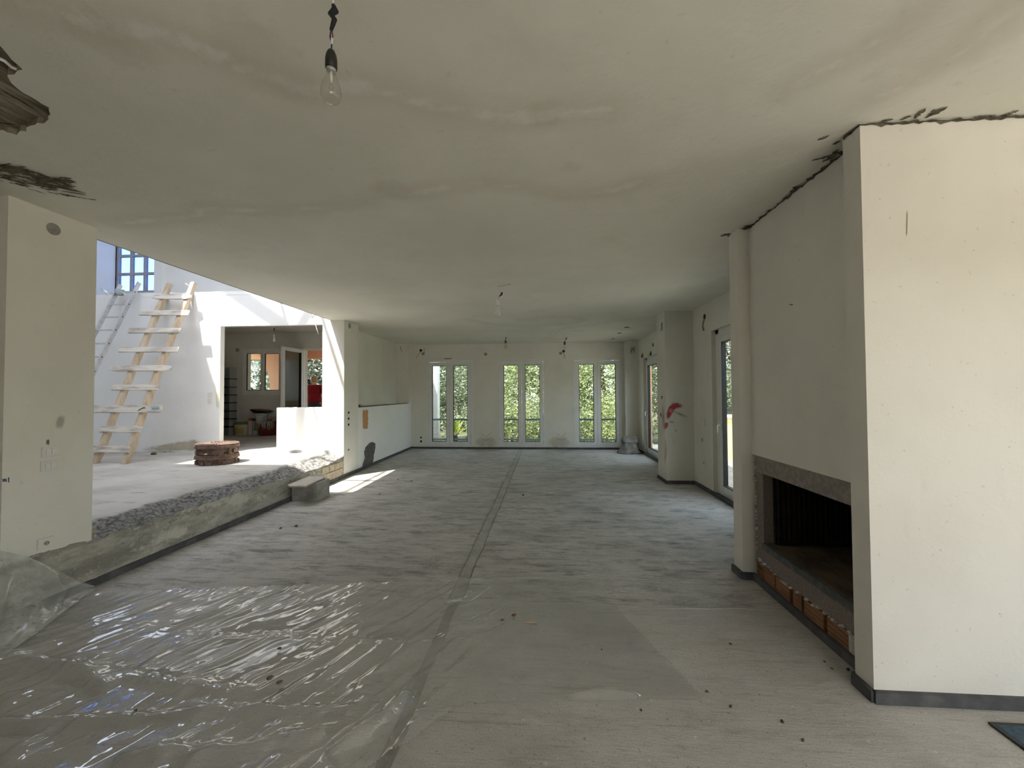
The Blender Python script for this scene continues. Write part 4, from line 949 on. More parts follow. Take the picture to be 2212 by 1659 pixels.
# ================================================================== light bulbs on their wires
def bulb(label, anchor, drop, holder, clear=True, bend=0, s=1.0, tape=.45):
    t = thing('light_bulb', label, 'light bulb', tuple(anchor), 0, 'bare bulbs hanging from the ceilings')
    z = -drop; hz = z+.165*s                                  # top of the holder
    pts = [(0,0,.0),(bend*.4,0,hz*.25),(bend,0,hz*.5)]
    MB().tube(pts, .003*s, 6).build('cord', WHITEP, t, True)
    a = (bend,0,hz*.5); c = (bend*.5-.004,0,hz*.78)
    MB().tube([a,(bend+.006,0,hz*.56),(bend-.008,0,hz*.60),(bend+.004,0,hz*.66),c], [.006*s,.011*s,.009*s,.008*s,.005*s], 8).build('tape_joint', mat('black_tape', (.012,.016,.018), rough=.5), t, True)
    MB().tube([c,(bend*.5-.008,.002,hz*.85),(bend*.3,0,hz*.93),(0,0,hz)], .0022*s, 6).build('blue_wire', mat('blue_wire', (.03,.035,.10), rough=.5), t, True)
    MB().tube([(c[0]+.003,0,c[2]),(bend*.5,.004,hz*.84),(bend*.5-.005,.003,hz*.87)], .002*s, 6).build('red_wire', mat('red_wire', (.22,.03,.05), rough=.5), t, True)
    MB().tube([(bend*.4,0,hz*.87),(bend*.2,0,hz*.94)], .0033*s, 6).build('white_sleeve', WHITEP, t, True)
    hb = MB().lathe([(.004*s,hz),(.010*s,hz-.004*s),(.015*s,hz-.016*s),(.0175*s,hz-.032*s),(.0175*s,hz-.058*s),(.0155*s,hz-.060*s)], 20).build('lamp_holder', holder, t, True)
    MB().lathe([(.0145*s,hz-.056*s),(.0145*s,hz-.068*s),(.013*s,hz-.070*s)], 20).build('cap', mat('bulb_cap', (.55,.54,.5), rough=.35, metal=.6), t, True)
    prof = [(.0140,.066),(.0150,.078),(.0190,.092),(.0245,.106),(.0285,.120),(.0300,.134),(.0285,.147),(.0235,.157),(.0150,.1635),(.006,.1655),(.0008,.166)]
    g = MB().lathe([(r_*s, hz-q*s) for r_, q in prof], 24).build('bulb_glass', BULBG if clear else mat('opal_glass', (.70,.69,.64), rough=.25, spec=.5), t, True)
    if clear:
        MB().lathe([(.006*s,hz-.070*s),(.004*s,hz-.095*s),(.003*s,hz-.104*s)], 10).build('stem', WHITEP, g, True)
        MB().tube([(0,0,hz-.10*s),(.009*s,0,hz-.118*s),(.0,.007*s,hz-.121*s),(-.009*s,0,hz-.118*s),(0,0,hz-.10*s)], .0006*s, 5).build('filament', GREYMETAL, g)
    return t
p = ony(716,20,1.16); bulb('clear glass bulb in a black holder hanging on wires near the fallen plaster', (p.x, p.y, H), H-ony(710,222,1.16).z, BLACKP, True, .006, 1.0)
p = onz(1075,618,H); bulb('opal bulb in a white holder hanging from the middle of the ceiling', p, H-ony(1076,684,4.93).z, WHITEP, False, .05, 1.35)
p = onz(1092,724,H); bulb('clear bulb in a grey holder hanging near the middle end window', p, H-ony(1092,754,9.16).z, mat('grey_holder', (.12,.11,.10), rough=.6), True, .01, 1.3)
p = onz(1219.5,721,H); bulb('clear bulb in a black holder hanging near the window beside the sack', p, H-ony(1221,757,9.01).z, BLACKP, True, .04, 1.3)
p = ony(592,722,8.7); bulb('opal bulb hanging in the kitchen', (p.x, p.y, KC), KC-ony(592,738,8.7).z, WHITEP, False, .0, 1.05)
MB().tube([onz(1075,618,H-.003), onz(1088,617.5,H-.003), onz(1103,613.5,H-.004)], .004, 5).build('surface_wire', mat('painted_wire', (.5,.48,.42), rough=.9), CE)

# ================================================================== plastic sheets
def sheet():
    poly = [(-5.4,2.2),(-3.56,2.33),(-3.50,2.5),(-3.45,2.80),(-1.6,3.02),(.427,3.355),(.50,2.95),(.62,2.55),(.80,2.04),(.3,1.99),(-.35,1.93),(-.72,1.55),(-.62,1.05),(-5.4,.8)]
    st = .0125
    x = np.arange(-4.9, .85, st); y = np.arange(.95, 3.37, st); X, Y = np.meshgrid(x, y, indexing='ij')
    # diagonal wrinkles, strongest on the left half; a crinkled band; long folds near the camera
    wx = X+.10*(fbm(X*2, Y*2, 61)-.5); wy = Y+.10*(fbm(X*2+5, Y*2, 62)-.5)
    u = wx*.86-wy*.50; v = wx*.50+wy*.86
    amp = sstep(.2, -.9, X)*.85+.10
    env = sstep(.15, .5, fbm(X*1.6, Y*1.6, 77))
    ridg = 1-np.abs(2*vnoise(u*17, v*2.8, 81)-1); ridg2 = 1-np.abs(2*vnoise(u*30+3, v*6, 82)-1)
    Z = .004+amp*env*(.021*ridg**1.6+.009*ridg2**1.6)+.006*amp*fbm(X*5, Y*5, 83)
    band = np.exp(-((Y-2.36+.02*np.sin(X*5)+.015*X)/.05)**2)
    Z += band*(.008*(1-np.abs(2*vnoise(X*30, Y*60, 90)-1))**1.5)*(.4+.6*sstep(.6, -.6, X))
    for (pts, h, wd) in [([(-4.4,1.50),(-2.6,1.62),(-1.5,1.78),(-.9,1.83)], .03, .035),([(-.75,1.84),(.2,1.95),(.80,2.03)], .010, .012),([(-4.2,1.9),(-2.9,2.02),(-2.1,1.98),(-1.5,1.90)], .025, .05),([(-.85,1.62),(-.72,1.80),(-.66,1.93)], .035, .03),([(-1.7,1.55),(-1.25,1.60),(-.95,1.70)], .03, .035),([(-4.0,1.25),(-2.4,1.35),(-1.2,1.40)], .03, .045),([(-3.6,2.2),(-2.5,2.0),(-2.2,1.9)], .025, .035),([(.15,2.02),(.35,2.05),(.45,2.04)], .02, .02),([(-3.4,2.78),(.42,3.31)], .006, .03)]:
        Z += h*np.exp(-(polydist(X, Y, pts)/wd)**2)*(.6+.8*vnoise(X*9, Y*9, 95))
    c = np.zeros(X.shape, bool); n = len(poly)
    for i in range(n):
        (x1, y1), (x2, y2) = poly[i], poly[(i+1) % n]
        c ^= ((y1 > Y) != (y2 > Y)) & (X < (x2-x1)*(Y-y1)/((y2-y1) or 1e-9)+x1)
    idx = -np.ones(X.shape, int); fm = c[:-1,:-1] & c[1:,:-1] & c[1:,1:] & c[:-1,1:]
    use = np.zeros(X.shape, bool); use[:-1,:-1] |= fm; use[1:,:-1] |= fm; use[1:,1:] |= fm; use[:-1,1:] |= fm
    idx[use] = np.arange(use.sum()); P = np.stack([X, Y, Z], -1)[use]
    q = np.stack([idx[:-1,:-1], idx[1:,:-1], idx[1:,1:], idx[:-1,1:]], -1)[fm]
    me = bpy.data.meshes.new('plastic_sheet'); me.vertices.add(len(P)); me.vertices.foreach_set('co', P.reshape(-1))
    me.loops.add(q.size); me.loops.foreach_set('vertex_index', q.reshape(-1).astype(np.int32)); me.polygons.add(len(q))
    me.polygons.foreach_set('loop_start', np.arange(0, q.size, 4, dtype=np.int32)); me.polygons.foreach_set('loop_total', np.full(len(q), 4, np.int32)); me.update(calc_edges=True)
    return tag(mesh_obj('plastic_sheet', me, FILM, None, True), 'large wrinkled sheet of clear plastic spread over the concrete floor', 'plastic sheet')
sheet()
def drape():
    top = [(XL+.03,1.85,.60),(XL+.03,2.15,.56),(XL+.03,2.36,.50),(XL+.045,2.50,.40),(XL+.06,2.62,.28),(XL+.07,2.74,.15),(XL+.085,2.87,.02)]
    bot = [(-2.95,1.72,.02),(-3.0,1.92,.02),(-3.07,2.12,.02),(-3.15,2.32,.02),(-3.25,2.50,.02),(-3.33,2.66,.02),(-3.41,2.86,.018)]
    n, m = 70, 44; P = np.zeros((n, m, 3)); tp = np.array(top); bt = np.array(bot); s = np.linspace(0, 6, n)
    for i in range(n):
        k = min(int(s[i]), 5); f = s[i]-k; a = tp[k]*(1-f)+tp[k+1]*f; b_ = bt[k]*(1-f)+bt[k+1]*f
        for j in range(m):
            g = j/(m-1); p = a*(1-g)+b_*g; p[2] -= .22*sin(pi*g)*(a[2])
            wv = (1-abs(2*float(vnoise(np.array(i*.11+g*2.2), np.array(g*1.3+.3), 71))-1))**2
            p[0] += (.05*wv+.02*float(fbm(np.array(i*.2), np.array(g*6.), 72)))*sin(pi*g)**.5+.0; p[2] = max(p[2]+.02*wv*sin(pi*g), .008)
            P[i, j] = p
    return tag(grid_obj('plastic_drape', P, FILM2), 'bunched milky plastic sheet propped against the foot of the short wall', 'plastic sheet')
drape()

# ================================================================== fittings on the walls
PLATE = mat('cream_plate', (.74,.72,.66), rough=.45, spec=.4)
def plate(name, label, cat, P, nrm, wd, ht, kind, group=None):
    """wall plate centred at P; nrm 'x+' faces +X, 'y-' faces the camera, 'x-' faces -X"""
    t = thing(name, label, cat, tuple(P), {'x+': pi/2, 'y-': 0, 'x-': -pi/2}[nrm], group)
    if kind in ('switch', 'socket'):
        MB().box(-wd/2, wd/2, -.009, -.0005, -ht/2, ht/2).build('plate', PLATE, t, bevel=.003)
    if kind == 'switch':
        for k in (-1, 1): MB().box(k*wd*.16-wd*.145, k*wd*.16+wd*.145, -.014, -.008, -ht*.27, ht*.27).build('rocker', WHITEP, t, bevel=.002)
    elif kind == 'socket':
        MB().lathe([(.021,0),(.021,.004),(.017,.005)], 20, (0,-.009,0), (0,-1,0)).build('socket_rim', WHITEP, t)
        MB().lathe([(.0165,0),(.0165,.002)], 20, (0,-.0125,0), (0,-1,0)).build('socket_well', mat('socket_dark', (.36,.34,.30), rough=.8), t)
        for k in (-1, 1): MB().lathe([(.003,0),(.003,.003)], 8, (k*.009,-.0135,0), (0,-1,0)).build('pin_hole', BLACKP, t)
    elif kind == 'cap':
        MB().lathe([(wd/2,0),(wd/2,.004),(wd/2-.004,.006),(.002,.006)], 22, (0,-.0005,0), (0,-1,0)).build('cover', mat('grey_cap', (.36,.35,.31), (.28,.27,.24), 20, rough=.8), t)
        MB().lathe([(.005,0),(.005,.002)], 8, (0,-.0065,0), (0,-1,0)).build('screw', GREYMETAL, t)
    elif kind == 'hole':
        MB().lathe([(wd/2,0),(wd/2,.003),(wd/2-.005,.003)], 20, (0,-.0005,0), (0,-1,0)).build('rim', GASKET, t)
        MB().lathe([(wd/2-.003,0),(wd/2-.003,.0015)], 20, (0,-.0015,0), (0,-1,0)).build('back_box', BLACKP, t)
    elif kind == 'empty_box':
        MB().box(-wd/2, wd/2, -.004, -.0005, -ht/2, ht/2).build('box_rim', PLATE, t)
        MB().box(-wd*.3, wd*.34, -.0055, -.004, -ht*.05, ht*.38).build('box_hole', MATS['recess_shade'], t)  # flat dark patch painted for the shade inside the open box
    return t
plate('junction_box', 'round grey junction box cover high on the short wall end', 'junction box', onx(115,495,XL), 'x+', .085, 0, 'cap')
plate('wall_switch', 'double rocker switch on the short wall end, upper of two', 'switch', onx(108.5,975,XL), 'x+', .105, .072, 'switch')
plate('wall_switch', 'double rocker switch on the short wall end, lower of two', 'switch', onx(106.5,1006,XL), 'x+', .105, .072, 'switch')
plate('wall_socket', 'single cream socket just above the broken plaster of the short wall end', 'socket', onx(97,1173,XL), 'x+', .095, .075, 'socket')
plate('junction_box', 'round capped junction box at the top of the plaster pier', 'junction box', onx(755,704,XL), 'x+', .10, 0, 'cap')
for k, (yy, lb) in enumerate(((893,'highest'),(906,'middle'),(919,'lowest'))):
    plate('empty_back_box', 'uncovered electrical back box on the plaster pier, %s of three' % lb, 'electrical box', onx(752.5,yy,XL), 'x+', .085, .09, 'empty_box', 'open back boxes on the plaster pier')
plate('empty_back_box', 'uncovered electrical back box near the floor on the plaster pier', 'electrical box', onx(752.5,973,XL), 'x+', .06, .07, 'empty_box')
plate('wall_switch', 'white switch beside the kitchen opening, upper of two', 'switch', ony(454,853,YK), 'y-', .085, .085, 'switch')
plate('wall_switch', 'white switch beside the kitchen opening, lower of two', 'switch', ony(454,866,YK), 'y-', .085, .085, 'switch')
plate('wire_outlet', 'black round wire outlet high on the end wall near the recess', 'outlet', ony(909,757,YB), 'y-', .075, 0, 'hole')
plate('junction_box', 'round grey cover beside the black outlet near the recess', 'junction box', ony(914,764,YB), 'y-', .09, 0, 'cap')
plate('junction_box', 'round grey cover high on the end wall between two windows', 'junction box', ony(1049,765,YB), 'y-', .085, 0, 'cap')
plate('wire_outlet', 'black round wire outlet beside the bulb, high on the end wall', 'outlet', ony(1217.5,758.5,YB), 'y-', .075, 0, 'hole')
plate('junction_box', 'round grey cover left of the black outlet beside the bulb', 'junction box', ony(1211,763,YB), 'y-', .085, 0, 'cap')
plate('wire_outlet', 'small black outlet low on the end wall, upper of two', 'outlet', ony(909.5,945,YB), 'y-', .05, 0, 'hole')
plate('wire_outlet', 'small black outlet low on the end wall, lower of two', 'outlet', ony(909.5,953.5,YB), 'y-', .06, 0, 'hole')
plate('blank_plate', 'small cream blanking plate on the end wall near the recess', 'wall plate', ony(912,887,YB), 'y-', .07, .05, 'switch')
plate('wall_socket', 'single socket near the floor beside the near balcony door', 'socket', onx(1522,1000,2.5), 'x-', .08, .10, 'socket')
plate('wall_switch', 'switch plate at hand height beside the near balcony door', 'switch', onx(1521,912,2.5), 'x-', .08, .10, 'switch')
plate('wire_outlet', 'black wire hole above the near balcony door', 'outlet', onx(1522,684,2.5), 'x-', .085, 0, 'hole')
plate('wall_socket', 'small socket on the shaded kitchen wall below the sliding window', 'socket', ony(511,848,YKB), 'y-', .085, .085, 'socket')
plate('junction_box', 'round cover beside the top of the sliding kitchen window', 'junction box', ony(513,756,YKB), 'y-', .11, 0, 'cap')
def wire(name, label, pts, rad, m): return tag(MB().tube(pts, rad, 6).build(name, m, None, True), label, 'wire')
WM = mat('bare_wire', (.20,.18,.15), rough=.7)
wire('loose_wire', 'bent loose wire hanging from the outlet near the recess', [ony(x, y, YB-.012) for x, y in ((909,759),(905,764),(901,770),(899,775))], .005, WM)
wire('loose_wire', 'short wire stub above the grey cover near the recess', [ony(x, y, YB-.012) for x, y in ((917,752),(916,757),(917,762))], .006, WM)
wire('loose_wire', 'loop of wire below the black outlet beside the bulb', [ony(x, y, YB-.012) for x, y in ((1217,761),(1219,766),(1221,770),(1218,771),(1219,773),(1222,774))], .005, WM)
wire('loose_cable', 'white cable end hanging down over the kitchen opening', [ony(x, y, YK-.02) for x, y in ((676,679),(679,686),(681,697),(684,710),(688,722))], .006, WHITEP)
plate('ceiling_rose', 'small white wire box above the kitchen opening', 'wire box', ony(676,679,YK), 'y-', .06, .10, 'switch')
wire('loose_wire', 'thin wire stub in the plaster above the near balcony door', [onx(x, y, 2.492) for x, y in ((1522,688),(1519,697),(1518,705),(1520,714))], .014, mat('chase_grey', (.36,.34,.29), rough=.95))
wire('loose_wire', 'crooked wire stub high on the pilaster', [ony(x, y, 6.725) for x, y in ((1430,697),(1429,703),(1430,708),(1428,714))], .010, MATS['chase_grey'])
wire('loose_wire', 'crooked wire stub high on the far corner pillar', [ony(x, y, 10.41) for x, y in ((1363,751),(1366,755),(1362,760),(1364,763))], .010, MATS['chase_grey'])
wire('loose_wire', 'straight wire stub high on the far corner pillar', [ony(x, y, 10.41) for x, y in ((1369.5,749),(1370,756),(1370.5,762))], .010, MATS['chase_grey'])
wire('loose_wire', 'curved chase mark high on the pier above the half-height wall', [ony(x, y, 10.392) for x, y in ((864,748),(866,753),(868,759))], .010, MATS['chase_grey'])
def rag_mark(name, m, pts2, place, parent, th=.003):      # thin ragged raised patch; place maps (a,b)->world, given as fan around centre
    c = (sum(p[0] for p in pts2)/len(pts2), sum(p[1] for p in pts2)/len(pts2)); n = len(pts2)
    top = [place(*p, th) for p in pts2]; bot = [place(*p, 0) for p in pts2]; ct = place(*c, th)
    return MB().add(top+bot+[ct], [(i, (i+1) % n, 2*n) for i in range(n)]+[(i, n+i, n+(i+1) % n, (i+1) % n) for i in range(n)]).build(name, m, parent)
pj = lambda x, y, o: onx(x, y, XL+o+.001)
# orange test swatch and cement repair on the half wall
OR = mat('orange_paint', (.56,.29,.13), (.60,.34,.17), 30, rough=.8)
sw = ragged([(783.5,886),(786,885),(789,887),(792,884),(795,887),(795.3,905),(794.5,925),(791,927),(788,926),(784.5,927),(783.5,910)], .4, 2.5, 5)
rag_mark('paint_swatch', OR, sw, pj, bpy.data.objects['wall_half'], .0015)
cp = ragged([(781,1014),(784,1002),(788,990),(787,976),(790,966),(795,960),(800,956),(806,955),(811,958),(811,966),(809,978),(806,992),(806,1002),(800,1008),(790,1012)], .7, 2.5, 6)
rag_mark('cement_patch', CEMENT, cp, pj, bpy.data.objects['wall_half'], .006)
# yellow patch on the jamb of the kitchen opening
decal('yellow_patch', m_decal('yellow_smear', (.74,.69,.44), (.05,.9), .5, 7), [ony(471,y,YK) for y in (768,780,800,820,840,860,876,888)], .05, (0,-1,0), kwo)
# spray paint on the pilaster
PIL = bpy.data.objects['wall_right_pilaster']; RED = m_decal('red_spray', (.55,.07,.08), (.15,1.0), .85, 9); GRY = m_decal('grey_spray', (.26,.26,.25), (.15,1.2), .55, 9); PINK = m_decal('pink_spray', (.58,.26,.22), (.2,1.2), .5, 9)
py_ = lambda l: [ony(x, y, 6.733) for x, y in l]
decal('red_spray', RED, py_([(1441,912),(1443,903),(1446,892),(1451,882),(1456,877),(1463,876),(1471,877),(1480,880)]), [.02,.05,.06,.075,.08,.06,.05,.03], (0,-1,0), PIL)
decal('red_spray', RED, py_([(1436,930),(1438,922),(1440,915),(1444,910)]), [.02,.04,.045,.02], (0,-1,0), PIL)
decal('grey_spray', GRY, py_([(1446,886),(1458,890),(1470,895),(1482,900),(1491,903)]), .03, (0,-1,0), PIL)
decal('grey_spray', GRY, py_([(1440,912),(1450,911),(1462,914)]), .025, (0,-1,0), PIL)
decal('pink_spray', PINK, py_([(1437,935),(1437,955),(1438,975),(1437,995),(1437,1015)]), .03, (0,-1,0), PIL)
decal('pink_spray', PINK, py_([(1455,930),(1460,930),(1466,931)]), .03, (0,-1,0), PIL)
px_ = lambda l: [onx(x, y, 2.05) for x, y in l]
decal('grey_spray', GRY, px_([(1431,862),(1432,880),(1433,900),(1434,920),(1435,938)]), .10, (-1,0,0), PIL)
decal('green_spray', m_decal('green_spray', (.16,.22,.08), (.3,.9), .8, 12), px_([(1430,852),(1430,858),(1431,866)]), .08, (-1,0,0), PIL)
decal('red_spray', RED, px_([(1425,890),(1428,896),(1430,903)]), .05, (-1,0,0), PIL)
decal('blue_smudge', m_decal('blue_smudge', (.35,.38,.42), (.3,1), .6, 12), [onx(x, y, 2.5) for x, y in ((1517,940),(1517,950),(1516,962))], .05, (-1,0,0), bpy.data.objects['wall_right'])
# damp tide marks between the end windows
TIDE = m_decal('tide_mark', (.66,.60,.47), (.05,1.1), .35, 5, .8); TIDEW = m_decal('tide_white', (.86,.85,.80), (.45,.9), .8, 30); WB = bpy.data.objects['wall_back']
for q0, cx in ((1028,1049), (1186,1212)):
    decal('tide_mark', TIDE, [ony(q0+dx, 955+dy, YB) for dx, dy in ((-6,4),(2,0),(12,1),(22,-1),(32,0),(42,2),(50,4))], [.03,.12,.2,.16,.2,.12,.03], (0,-1,0), WB)
    decal('salt_bloom', TIDEW, [ony(cx+dx, 938+dy, YB) for dx, dy in ((-16,-4),(-9,-2),(-3,3),(1,5),(5,2),(12,-4),(20,-5))], .022, (0,-1,0), WB)
    decal('tide_line', m_decal('tide_line', (.50,.43,.31), (.4,.9), .7, 20), [ony(cx+dx, 946+dy, YB) for dx, dy in ((-20,0),(-8,2),(2,5),(12,1),(22,0))], .012, (0,-1,0), WB)
# pen scribble and smudges on the short wall end
INK = mat('blue_ink', (.05,.07,.16), rough=.7); WLo = bpy.data.objects['wall_left']
for l in ([(18.5,1031),(19,1036),(18.5,1042)], [(5,1035),(8,1039),(12,1034),(14,1040)], [(6,1041),(9,1034),(11,1041),(14,1035)]):
    MB().tube([onx(x, y, XL+.001) for x, y in l], .0025, 5).build('ink_stroke', INK, WLo)
decal('smudge', m_decal('grey_smudge', (.40,.38,.32), (.1,1), .4, 6), [onx(x, y, XL) for x, y in ((118,910),(126,911),(134,912),(142,913))], .06, (1,0,0), WLo)
rag_mark('plaster_chip', mat('chip', (.18,.16,.14), rough=.95), ragged([(100,951),(106,949),(107,956),(105,961),(100,960)], .6, 2, 2), pj, WLo, .001)
# marks above the balcony doors
for i, (x, y) in enumerate(((1387,767),(1405,763),(1410.5,745))):
    rag_mark('chip_hole', TORN, ragged([(x-3,y+5),(x-1,y-2),(x+1,y-5),(x+2.5,y),(x+2.5,y+5)] if i < 2 else [(x-1.2,y-4),(x+1.2,y-3),(x+1.2,y+4),(x-1.2,y+3)], .4, 2, i), lambda a, b_, o: onx(a, b_, 2.498-o), bpy.data.objects['wall_right'], .002)
decal('scratch', m_decal('scratch', (.36,.30,.20), (.2,.6), .8, 40), [ony(x, y, 2.085) for x, y in ((1959,446),(1959,465),(1958.5,485),(1958,505),(1957.5,518))], .004, (0,-1,0), bpy.data.objects['wall_column'])
tag(MB().lathe([(.004,0),(.004,.012),(.002,.02)], 8, onx(1712,658,1.697), (-1,0,0)).build('wall_nail', WM), 'bent nail in the chimney breast plaster', 'nail')
for x, y, Y in ((2170,306,2.085),(2187,480,2.085),(2102,541,2.085),(1900,430,2.085),(1892,1440,2.085),(1905,1432,2.085),(2158,1326,2.085)):
    decal('fleck', m_decal('fleck', (.30,.24,.15), (.3,.8), .7, 60), [ony(x+dx, y+dx*.4, Y) for dx in (-2.5,-1,0,1,2.5)], .0025, (0,-1,0), bpy.data.objects['wall_column'])
# dirt along the foot of the ladder wall
decal('damp_stain', m_decal('damp_stain', (.52,.45,.30), (.25,1.0), .6, 5), [ony(x, y, YK) for x, y in ((290,972),(320,970),(350,968),(385,965),(420,962),(450,965),(470,970))], [.05,.07,.09,.13,.15,.09,.05], (0,-1,0), kwo)
decal('damp_stain', m_decal('damp_dark', (.25,.23,.20), (.4,1.0), .7, 14), [ony(x, y, YK) for x, y in ((280,979),(310,977),(340,977),(370,975),(400,977))], .03, (0,-1,0), kwo)

# ================================================================== things on the floors
def lump(name, label, P, s, m, seed, cat, group=None, flat=.5):
    r = random.Random(seed); rings = []
    for z, q in ((0,.75),(.35,1),(.7,.8),(1,.35)):
        rings += [(cos(a)*s*q*(1+r.uniform(-.3,.3)), sin(a)*s*.7*q*(1+r.uniform(-.3,.3)), z*s*flat*2*(1+r.uniform(-.1,.1))*(z > 0)) for a in np.linspace(0, 2*pi, 7, endpoint=False)]
    fs = [(i*7+k, i*7+(k+1) % 7, (i+1)*7+(k+1) % 7, (i+1)*7+k) for i in range(3) for k in range(7)]+[tuple(range(7))[::-1], tuple(range(21,28))]
    o = MB().add(rings, fs).build(name, m); o.location = P; o.rotation_euler = (0,0,r.uniform(0,6)); return tag(o, label, cat, group)
DEB = mat('dark_rubble', (.09,.075,.06), (.15,.13,.11), 40, rough=.95)
for i, (x, y) in enumerate([(1578,1527),(1300,1404),(1578,1392),(1781,1430),(1797,1445),(1832,1447),(1385,1535),(1734,1600),(1690,1560),(1527,1495),(860,1037),(889,1040),(606,1142),(640,1137),(820,1068),(1130,1070)]):
    lump('rubble_crumb', 'small dark crumb of rubble lying on the concrete floor', tuple(onz(x, y, .001)), (.010 if y > 1200 else .018)*random.uniform(.7, 1.2), DEB, i, 'rubble', 'crumbs of rubble on the floor', .45)
for i, (x, y) in enumerate([(1085,1340),(604,1402),(582,1466),(604,1475),(290,1540),(1110,1330)]):
    lump('rubble_crumb', 'small brown chip lying on the clear plastic sheet', tuple(onz(x, y, .02)), random.uniform(.012, .02), mat('brown_chip', (.13,.09,.06), (.2,.15,.11), 40, rough=.95), 50+i, 'rubble', 'chips on the plastic sheet', .35)
p0, p1 = onz(1130,1343,.012), onz(1160,1344,.012)
tag(MB().obar(p0, p1, .012, .008).build('wood_splinter', WOOD), 'thin wooden splinter lying on the clear plastic sheet', 'splinter')
lump('rubble_lump', 'flat dark scrap on the platform between ladder and grates', tuple(onz(332,982,ZU)), .055, DEB, 70, 'rubble', None, .35)
t = thing('cable_plug', 'black plug box on the platform floor behind the drain grates', 'plug', tuple(onz(436,976,ZU)))
MB().box(-.02, .12, -.04, .04, .0, .085).build('plug_body', BLACKP, t, bevel=.01)
MB().tube([(-.02,0,.04),(-.07,.0,.05),(-.10,-.02,.02),(-.13,0,.03)], .012, 8).build('cable', BLACKP, t, True)
tag(MB().tube([onz(338,981,ZU+.005), onz(362,979,ZU+.005), onz(372,975,ZU+.01), ony(378,962,6.7)], .005, 6).build('bent_wire', WHITEP), 'thin pale bent wire on the platform by the ladder wall', 'wire')

# ================================================================== kitchen things
KY = 9.86
def at(x, y=940, Y=KY): p = ony(x, y, Y); return (p.x, Y, ZU)
PX = KY/F*1.2                                                # metres per pixel at that depth, along the wall
t = thing('shelf_tower', 'tall narrow grey shelf tower with black shelves by the kitchen wall', 'shelf', (ony(491,900,9.75).x, 9.75, ZU))
GP = mat('grey_panel', (.30,.31,.30), (.25,.26,.25), 5, rough=.6)
hs = ony(490,793,9.75).z-ZU
MB().box(-.19, .14, .12, .14, 0, hs).build('back_panel', GP, t); MB().box(-.19, -.17, -.13, .12, 0, hs).build('side_panel', GP, t); MB().box(.12, .14, -.10, .12, 0, hs).build('side_panel', GP, t)
for yy in (818,836,853,870,888,905,922): 
    z = ony(490,yy,9.65).z-ZU; MB().box(-.20, .165, -.15, .12, z-.018, z+.012).build('shelf', BLACKP, t)
MB().tube([(-.15,-.14,hs-.16),(-.05,-.14,hs-.12),(.03,-.14,hs-.09)], .008, 6).build('red_mark', mat('red_mark', (.3,.03,.03), rough=.6), t)
def bucket(name, label, x, wpx, hpx, m, lidm=None, labelm=None, y=940, Y=KY, z0=None):
    P = at(x, y, Y); R = wpx*PX/2; h = hpx*PX; t = thing(name, label, 'bucket', (P[0], P[1], ZU if z0 is None else z0))
    MB().lathe([(R*.86,0),(R*.9,.01),(R*1.0,h*.88),(R*1.04,h*.9),(R*1.04,h),(R*.97,h),(R*.95,h*.9),(R*.8,.02)], 24).build('bucket_body', m, t, True)
    if lidm: MB().lathe([(R*1.06,h*.93),(R*1.08,h*.95),(R*1.08,h*1.03),(R*1.0,h*1.07),(R*.2,h*1.06)], 24).build('lid', lidm, t)
    if labelm:
        vs = []; n = 9
        for k in range(n+1):
            a = -pi*.85+pi*.62*k/n
            for f in (.15, .78): vs.append(((R*(.885+.115*f)+.003)*cos(a), (R*(.885+.115*f)+.003)*sin(a), h*f))
        MB().add(vs, [(2*k, 2*k+2, 2*k+3, 2*k+1) for k in range(n)]).build('paper_label', labelm, t)
    MB().tube([(R*1.04*cos(a), R*1.04*sin(a)-.0, h*.86-.05*abs(sin(a))) for a in np.linspace(-pi, 0, 12)], .004, 5).build('handle', WHITEP, t)
    return t
bucket('paint_bucket', 'white paint bucket with green lid and yellow label on the kitchen floor', 523, 25, 22, mat('white_bucket', (.50,.50,.40), rough=.5), mat('green_lid', (.12,.17,.05), rough=.5), mat('yellow_label', (.45,.30,.06), (.30,.32,.12), 18, rough=.6))
P = at(540); t = thing('foam_bottle', 'tall pale bottle with red cap beside the green-lidded bucket', 'bottle', P)
R = 4*PX; MB().lathe([(R,0),(R*1.02,.02),(R*1.02,26*PX),(R*1.25,26.2*PX),(R*1.25,27*PX),(R*.7,27.5*PX)], 18).build('bottle_body', mat('pale_pink', (.55,.46,.42), rough=.5), t, True)
MB().lathe([(R*.75,27.3*PX),(R*.6,31*PX),(R*.3,32.5*PX)], 14).build('cap', mat('red_cap', (.42,.10,.06), rough=.4), t, True)
P = at(547.5, 938, KY+.1); t = thing('spray_can', 'grey spray can behind the pale bottle', 'can', P)
R = 4*PX; MB().lathe([(R,0),(R,24*PX),(R*.8,26*PX),(R*.5,26.5*PX),(R*.5,29*PX),(R*.3,29.3*PX)], 18).build('can_body', mat('can_grey', (.36,.38,.38), (.25,.27,.27), 25, rough=.35, metal=.4), t, True)
MB().lathe([(R*.98,26.6*PX),(R*.9,31*PX),(R*.85,31.2*PX)], 16).build('cap', mat('dark_cap', (.05,.045,.03), rough=.5), t)
P = at(553); t = thing('cement_packet', 'small grey packet standing in front of the red basin', 'packet', P)
MB().box(-4*PX, 4.2*PX, -.05, .05, 0, 9*PX).build('packet_body', mat('pale_packet', (.46,.47,.45), (.36,.38,.36), 12, rough=.6), t, bevel=.006)
MB().box(-4.05*PX, 4.25*PX, -.052, .052, 3*PX, 4.2*PX).build('printed_band', mat('grey_band', (.26,.29,.29), rough=.6), t)
MB().box(-3.6*PX, 3.8*PX, -.04, .04, 9*PX, 10.5*PX).build('folded_top', mat('green_top', (.14,.19,.11), rough=.7), t, bevel=.006)
